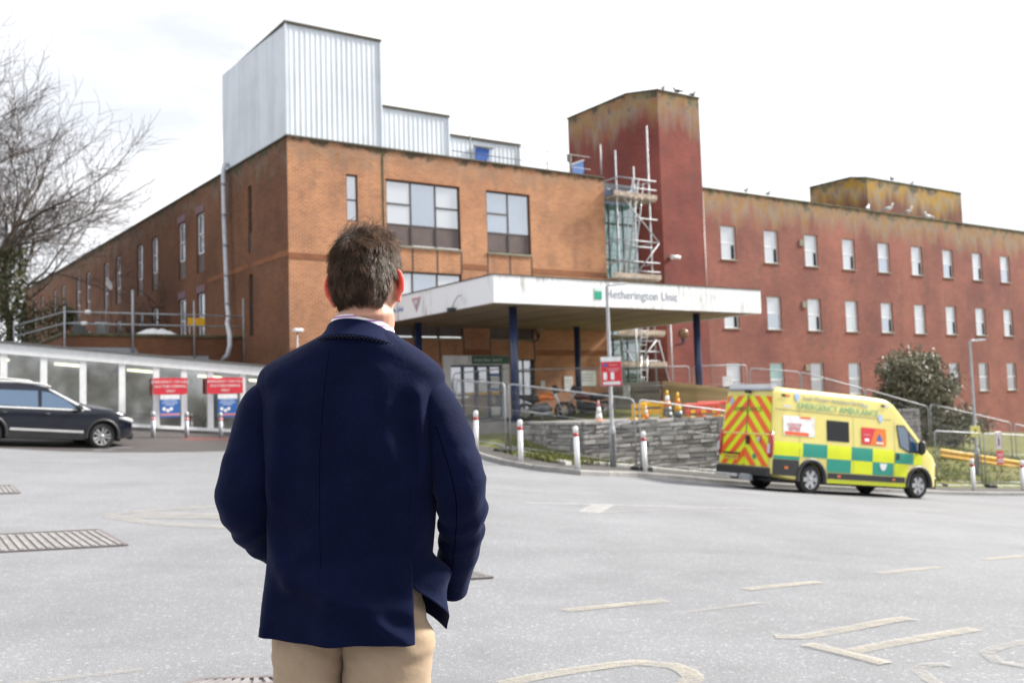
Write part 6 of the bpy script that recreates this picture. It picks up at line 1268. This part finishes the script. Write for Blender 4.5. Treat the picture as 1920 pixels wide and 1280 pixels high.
bd.path([hp(0,-.012,-.03), hp(.001,-.016,-.070), mp(684,594,.0)+Vector((0,.010,0)), mp(676,640,.0)+Vector((0,.01,0)), mp(668,690,.0)], [.056,.0690,.0730,.075,.085], 24)      # neck
blob(hp(0,.100,-.012), (.014,.022,.018)); blob(hp(0,.092,.012), (.011,.014,.03)); blob(hp(0,.086,-.070), (.030,.018,.010)); blob(hp(0,.074,-.100), (.032,.026,.020)); blob(hp(0,.088,.038), (.058,.014,.012))   # nose, lips, chin, brow
for s in (-1,1):
    blob(hp(s*.030,.086,.020), (.013,.010,.009)); blob(hp(s*.048,.066,-.020), (.024,.022,.020)); blob(hp(s*.040,.045,-.076), (.012,.034,.020))    # eyes, cheeks, jaw
    # ear: a curved plate fanned out from the head with a thick rim and a lobe
    ex = s*.0735; zs_ = [-.042+.0045*k for k in range(17)]
    def reach(z): return .0245*max(.15, 1-((z+.002)/.040)**2)**.5*(1. if z > -.02 else .85)
    for z in zs_: bd.path([hp(ex-s*.006,.010,z), hp(ex+s*reach(z)*.55,-.003,z), hp(ex+s*reach(z),-.015+.10*(z+.01)*-.6,z)], [.0046,.0034,.0040], 8)
    bd.path([hp(ex+s*(reach(z)+.0005),-.015+.10*(z+.01)*-.6,z) for z in zs_], .0046, 8)
    blob(hp(ex+s*.009,-.003,-.040), (.0060,.0085,.0095))
bd.path([mp(668,690,.0), mp(655,800,.01), mp(655,1000,.01), mp(655,1070,.02)], [.085,.105,.095,.08], 20)                   # trunk inside the jacket
for R_, P_, sd in ((RR,RP,1),(RL,LP,-1)):
    q = P_[-1]; d = (P_[-1]-P_[-8]).normalized(); bd.path([P_[6], P_[20], P_[44], P_[64], q, q+d*.012], [.045,.047,.042,.037,.028,.026], 12)
    d = Vector((-.80*sd,.60,.05)).normalized(); wr_ = q+d*.02; palm = wr_+d*.070; side_ = d.cross(Vector((0,1,0))).normalized(); bd.path([wr_, wr_+d*.03, palm], [.024,.034,.036], 10)
    for k in range(4):                              # fingers, slightly curled, inside the pocket
        b0 = palm + side_*(.024-.016*k)*1.0 - d*.008; ln = (.070,.078,.074,.058)[k]; bd.path([b0, b0+d*ln*.45, b0+d*ln*.75+Vector((0,.012,0)), b0+d*ln*.9+Vector((0,.026,0))], [.0095,.0088,.008,.0065], 8)
    th = wr_+d*.03+side_*.030; bd.path([th, th+side_*.02+d*.025, th+side_*.026+d*.05], [.011,.010,.008], 8)
for s, pxl in ((-1,578),(1,726)): bd.path([mp(655+s*52,1060,.03), mp(pxl,1300,.03), mp(pxl,1500,.03), mp(pxl,1840,.02)], [.060,.055,.045,.036], 14)
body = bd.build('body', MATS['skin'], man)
md = body.modifiers.new('skin','REMESH'); md.mode = 'VOXEL'; md.voxel_size = .0035; md.use_smooth_shade = True
ms = body.modifiers.new('soft','SMOOTH'); ms.iterations = 3; ms.factor = .5
# ---- hair: scalp cap and separate strands
def hair_limit(a):
    """lowest latitude of hair at angle a round the head (degrees): forehead, temples, nape"""
    d = math.degrees(a) % 360; f = abs((d-90+180) % 360-180)     # 0 at the face, 180 at the back
    return lerp_table([(0,34),(40,30),(62,12),(78,4),(86,2),(96,8),(106,12),(118,-6),(130,-30),(150,-41),(180,-43)], f)
cap = MB(); nc = 72; ncb = 22
cap.grid(lambda i, j: (lambda a: hp(*(skull(a, R(hair_limit(a)+(89.-hair_limit(a))*j/(ncb-1)))*(1.03+.075*smooth01((hair_limit(a)+(89.-hair_limit(a))*j/(ncb-1)+10)/55)))))(2*math.pi*i/nc), nc, ncb, True, True)
plain('hair_scalp', (.020,.013,.010), .8)
hair = cap.build('hair', MATS['hair_scalp'], man, fix=True)
tH = NT('hair_strand'); tH.set(col=tH.mix(tH.ramp(tH.noise(38, 4, .7), [(.40, 0.), (.68, 1.)]), (.030,.0155,.0085), (.125,.070,.040)), rough=.5, spec=.3)
tG = NT('hair_sunlit_grey'); tG.set(col=tH and tG.mix(tG.ramp(tG.noise(50, 3), [(.35, 0.), (.65, 1.)]), (.09,.065,.048), (.26,.22,.19)), rough=.5, spec=.35)  # paler strand colour carrying the sunlight on the right of the head
tL = NT('hair_light'); tL.set(col=tL.mix(tL.ramp(tL.noise(40, 3), [(.35, 0.), (.65, 1.)]), (.085,.045,.025), (.20,.115,.068)), rough=.45, spec=.35)
rh = random.Random(77); hv, hf, gv, gf, lv, lf = [], [], [], [], [], []
# clumps give locks of neighbouring strands a common sway
clumps = []
for _ in range(420):
    a = rh.uniform(0, 2*math.pi); b = R(hair_limit(a)+(89-hair_limit(a))*rh.random()**.8); clumps.append((skull(a,b), Vector((rh.gauss(0,1),rh.gauss(0,1),rh.gauss(0,1))), rh.uniform(.75,1.3)))
CPOS = np.array([c[0] for c in clumps])
def strand(root, nrm, dirs, L, w, grey, curl):
    n = 6; p = root.copy(); d = dirs[0].copy(); pts = [p.copy()]
    for k in range(n):
        t = (k+1)/n; tgt = dirs[0].lerp(dirs[1], t); d = (d*.5+tgt*.5+curl*math.sin(t*4.0)*.45); d.normalize(); p = p + d*(L/n); pts.append(p.copy())
    V_, F_ = ((hv, hf), (gv, gf), (lv, lf))[grey]; b0 = len(V_); sd = (pts[-1]-pts[0]).cross(nrm); sd = sd.normalized() if sd.length > 1e-6 else Vector((1,0,0)); ud = nrm
    for k, q in enumerate(pts):
        ww = w*(1-.75*(k/n)**2); V_.append(q+sd*ww); V_.append(q-sd*ww*.5+ud*ww*.8); V_.append(q-sd*ww*.5-ud*ww*.8)
    for k in range(n):
        for e in range(3): F_.append((b0+k*3+e, b0+k*3+(e+1) % 3, b0+k*3+3+(e+1) % 3, b0+k*3+3+e))
NH = 17000
for _ in range(NH):
    a = rh.uniform(0, 2*math.pi); lim = hair_limit(a); sl_ = math.sin(R(lim)); b = math.asin(min(.999, sl_+(1-sl_)*rh.random())); 
    if rh.random() < .18: b = R(lim+rh.random()**1.5*14-1.0*rh.random())
    lp_ = skull(a,b); nl = Vector((lp_.x/.0775**2, lp_.y/.1**2, lp_.z/.122**2)).normalized(); lat = math.degrees(b); topk = smooth01((lat-28)/34.); d2 = ((CPOS-np.array(lp_))**2).sum(1); ci = int(d2.argmin()); cl = clumps[ci]
    down = Vector((0,-.25,-1)); down = (down-nl*down.dot(nl)).normalized(); fwd = Vector((.35,.8,.15)); fwd = (fwd-nl*fwd.dot(nl)); fwd = fwd.normalized() if fwd.length > .05 else Vector((0,1,0))
    sway = cl[1]-nl*cl[1].dot(nl); sway = sway.normalized() if sway.length > .05 else down
    toc = (cl[0]-lp_); toc = (toc-nl*toc.dot(nl))*55.
    nape = 1-smooth01((lat+44)/30.)
    lay = down.lerp(fwd, topk*.55).normalized(); L = (.022+.030*topk)*cl[2]*rh.uniform(.75,1.15)*(1-.45*nape); lift = (.16+.10*topk)*rh.uniform(.8,1.2)*(1-.35*nape)
    rt = Vector((rh.gauss(0,.16),rh.gauss(0,.16),rh.gauss(0,.16)))
    d0 = (lay*.85+nl*(lift+.20-.10*topk)+sway*(.18+.62*topk)+rt*.8).normalized(); d1 = (lay*1.0-nl*(.10+.22*topk)+sway*(.25+.75*topk)+rt*.8+toc*(.55+.35*topk)).normalized()
    if rh.random() < .03*topk+.006: d1 = (d1+nl*.6).normalized()
    cur = (sway.cross(nl))*(.25+.75*topk)*rh.uniform(-.4,1.)
    grey = (lp_.x > .045 and lat < 42 and rh.random() < .38) or (lp_.x < -.06 and lat < 20 and rh.random() < .10) or rh.random() < .02  # bunched on the right side to paint its sunlit hair; a few scattered elsewhere
    grey = 1 if grey else (2 if (cl[2] > 1.12 and rh.random() < .7) or rh.random() < .06+.10*topk else 0)
    strand(hp(*(lp_*(1.03+.070*smooth01((lat+10)/55)))), TURN @ nl, [TURN @ d0, TURN @ d1], L, .00048*rh.uniform(.7,1.25), grey, TURN @ cur)
for nm, V_, F_, mt in (('hair_strands', hv, hf, 'hair_strand'), ('sunlit_grey_strands', gv, gf, 'hair_sunlit_grey'), ('light_strands', lv, lf, 'hair_light')):
    m_ = MB(); m_.v = [tuple(v) for v in V_]; m_.f = F_; m_.sm = [True]*len(F_); tag(m_.build(nm, MATS[mt], hair, fix=False), kind='stuff')
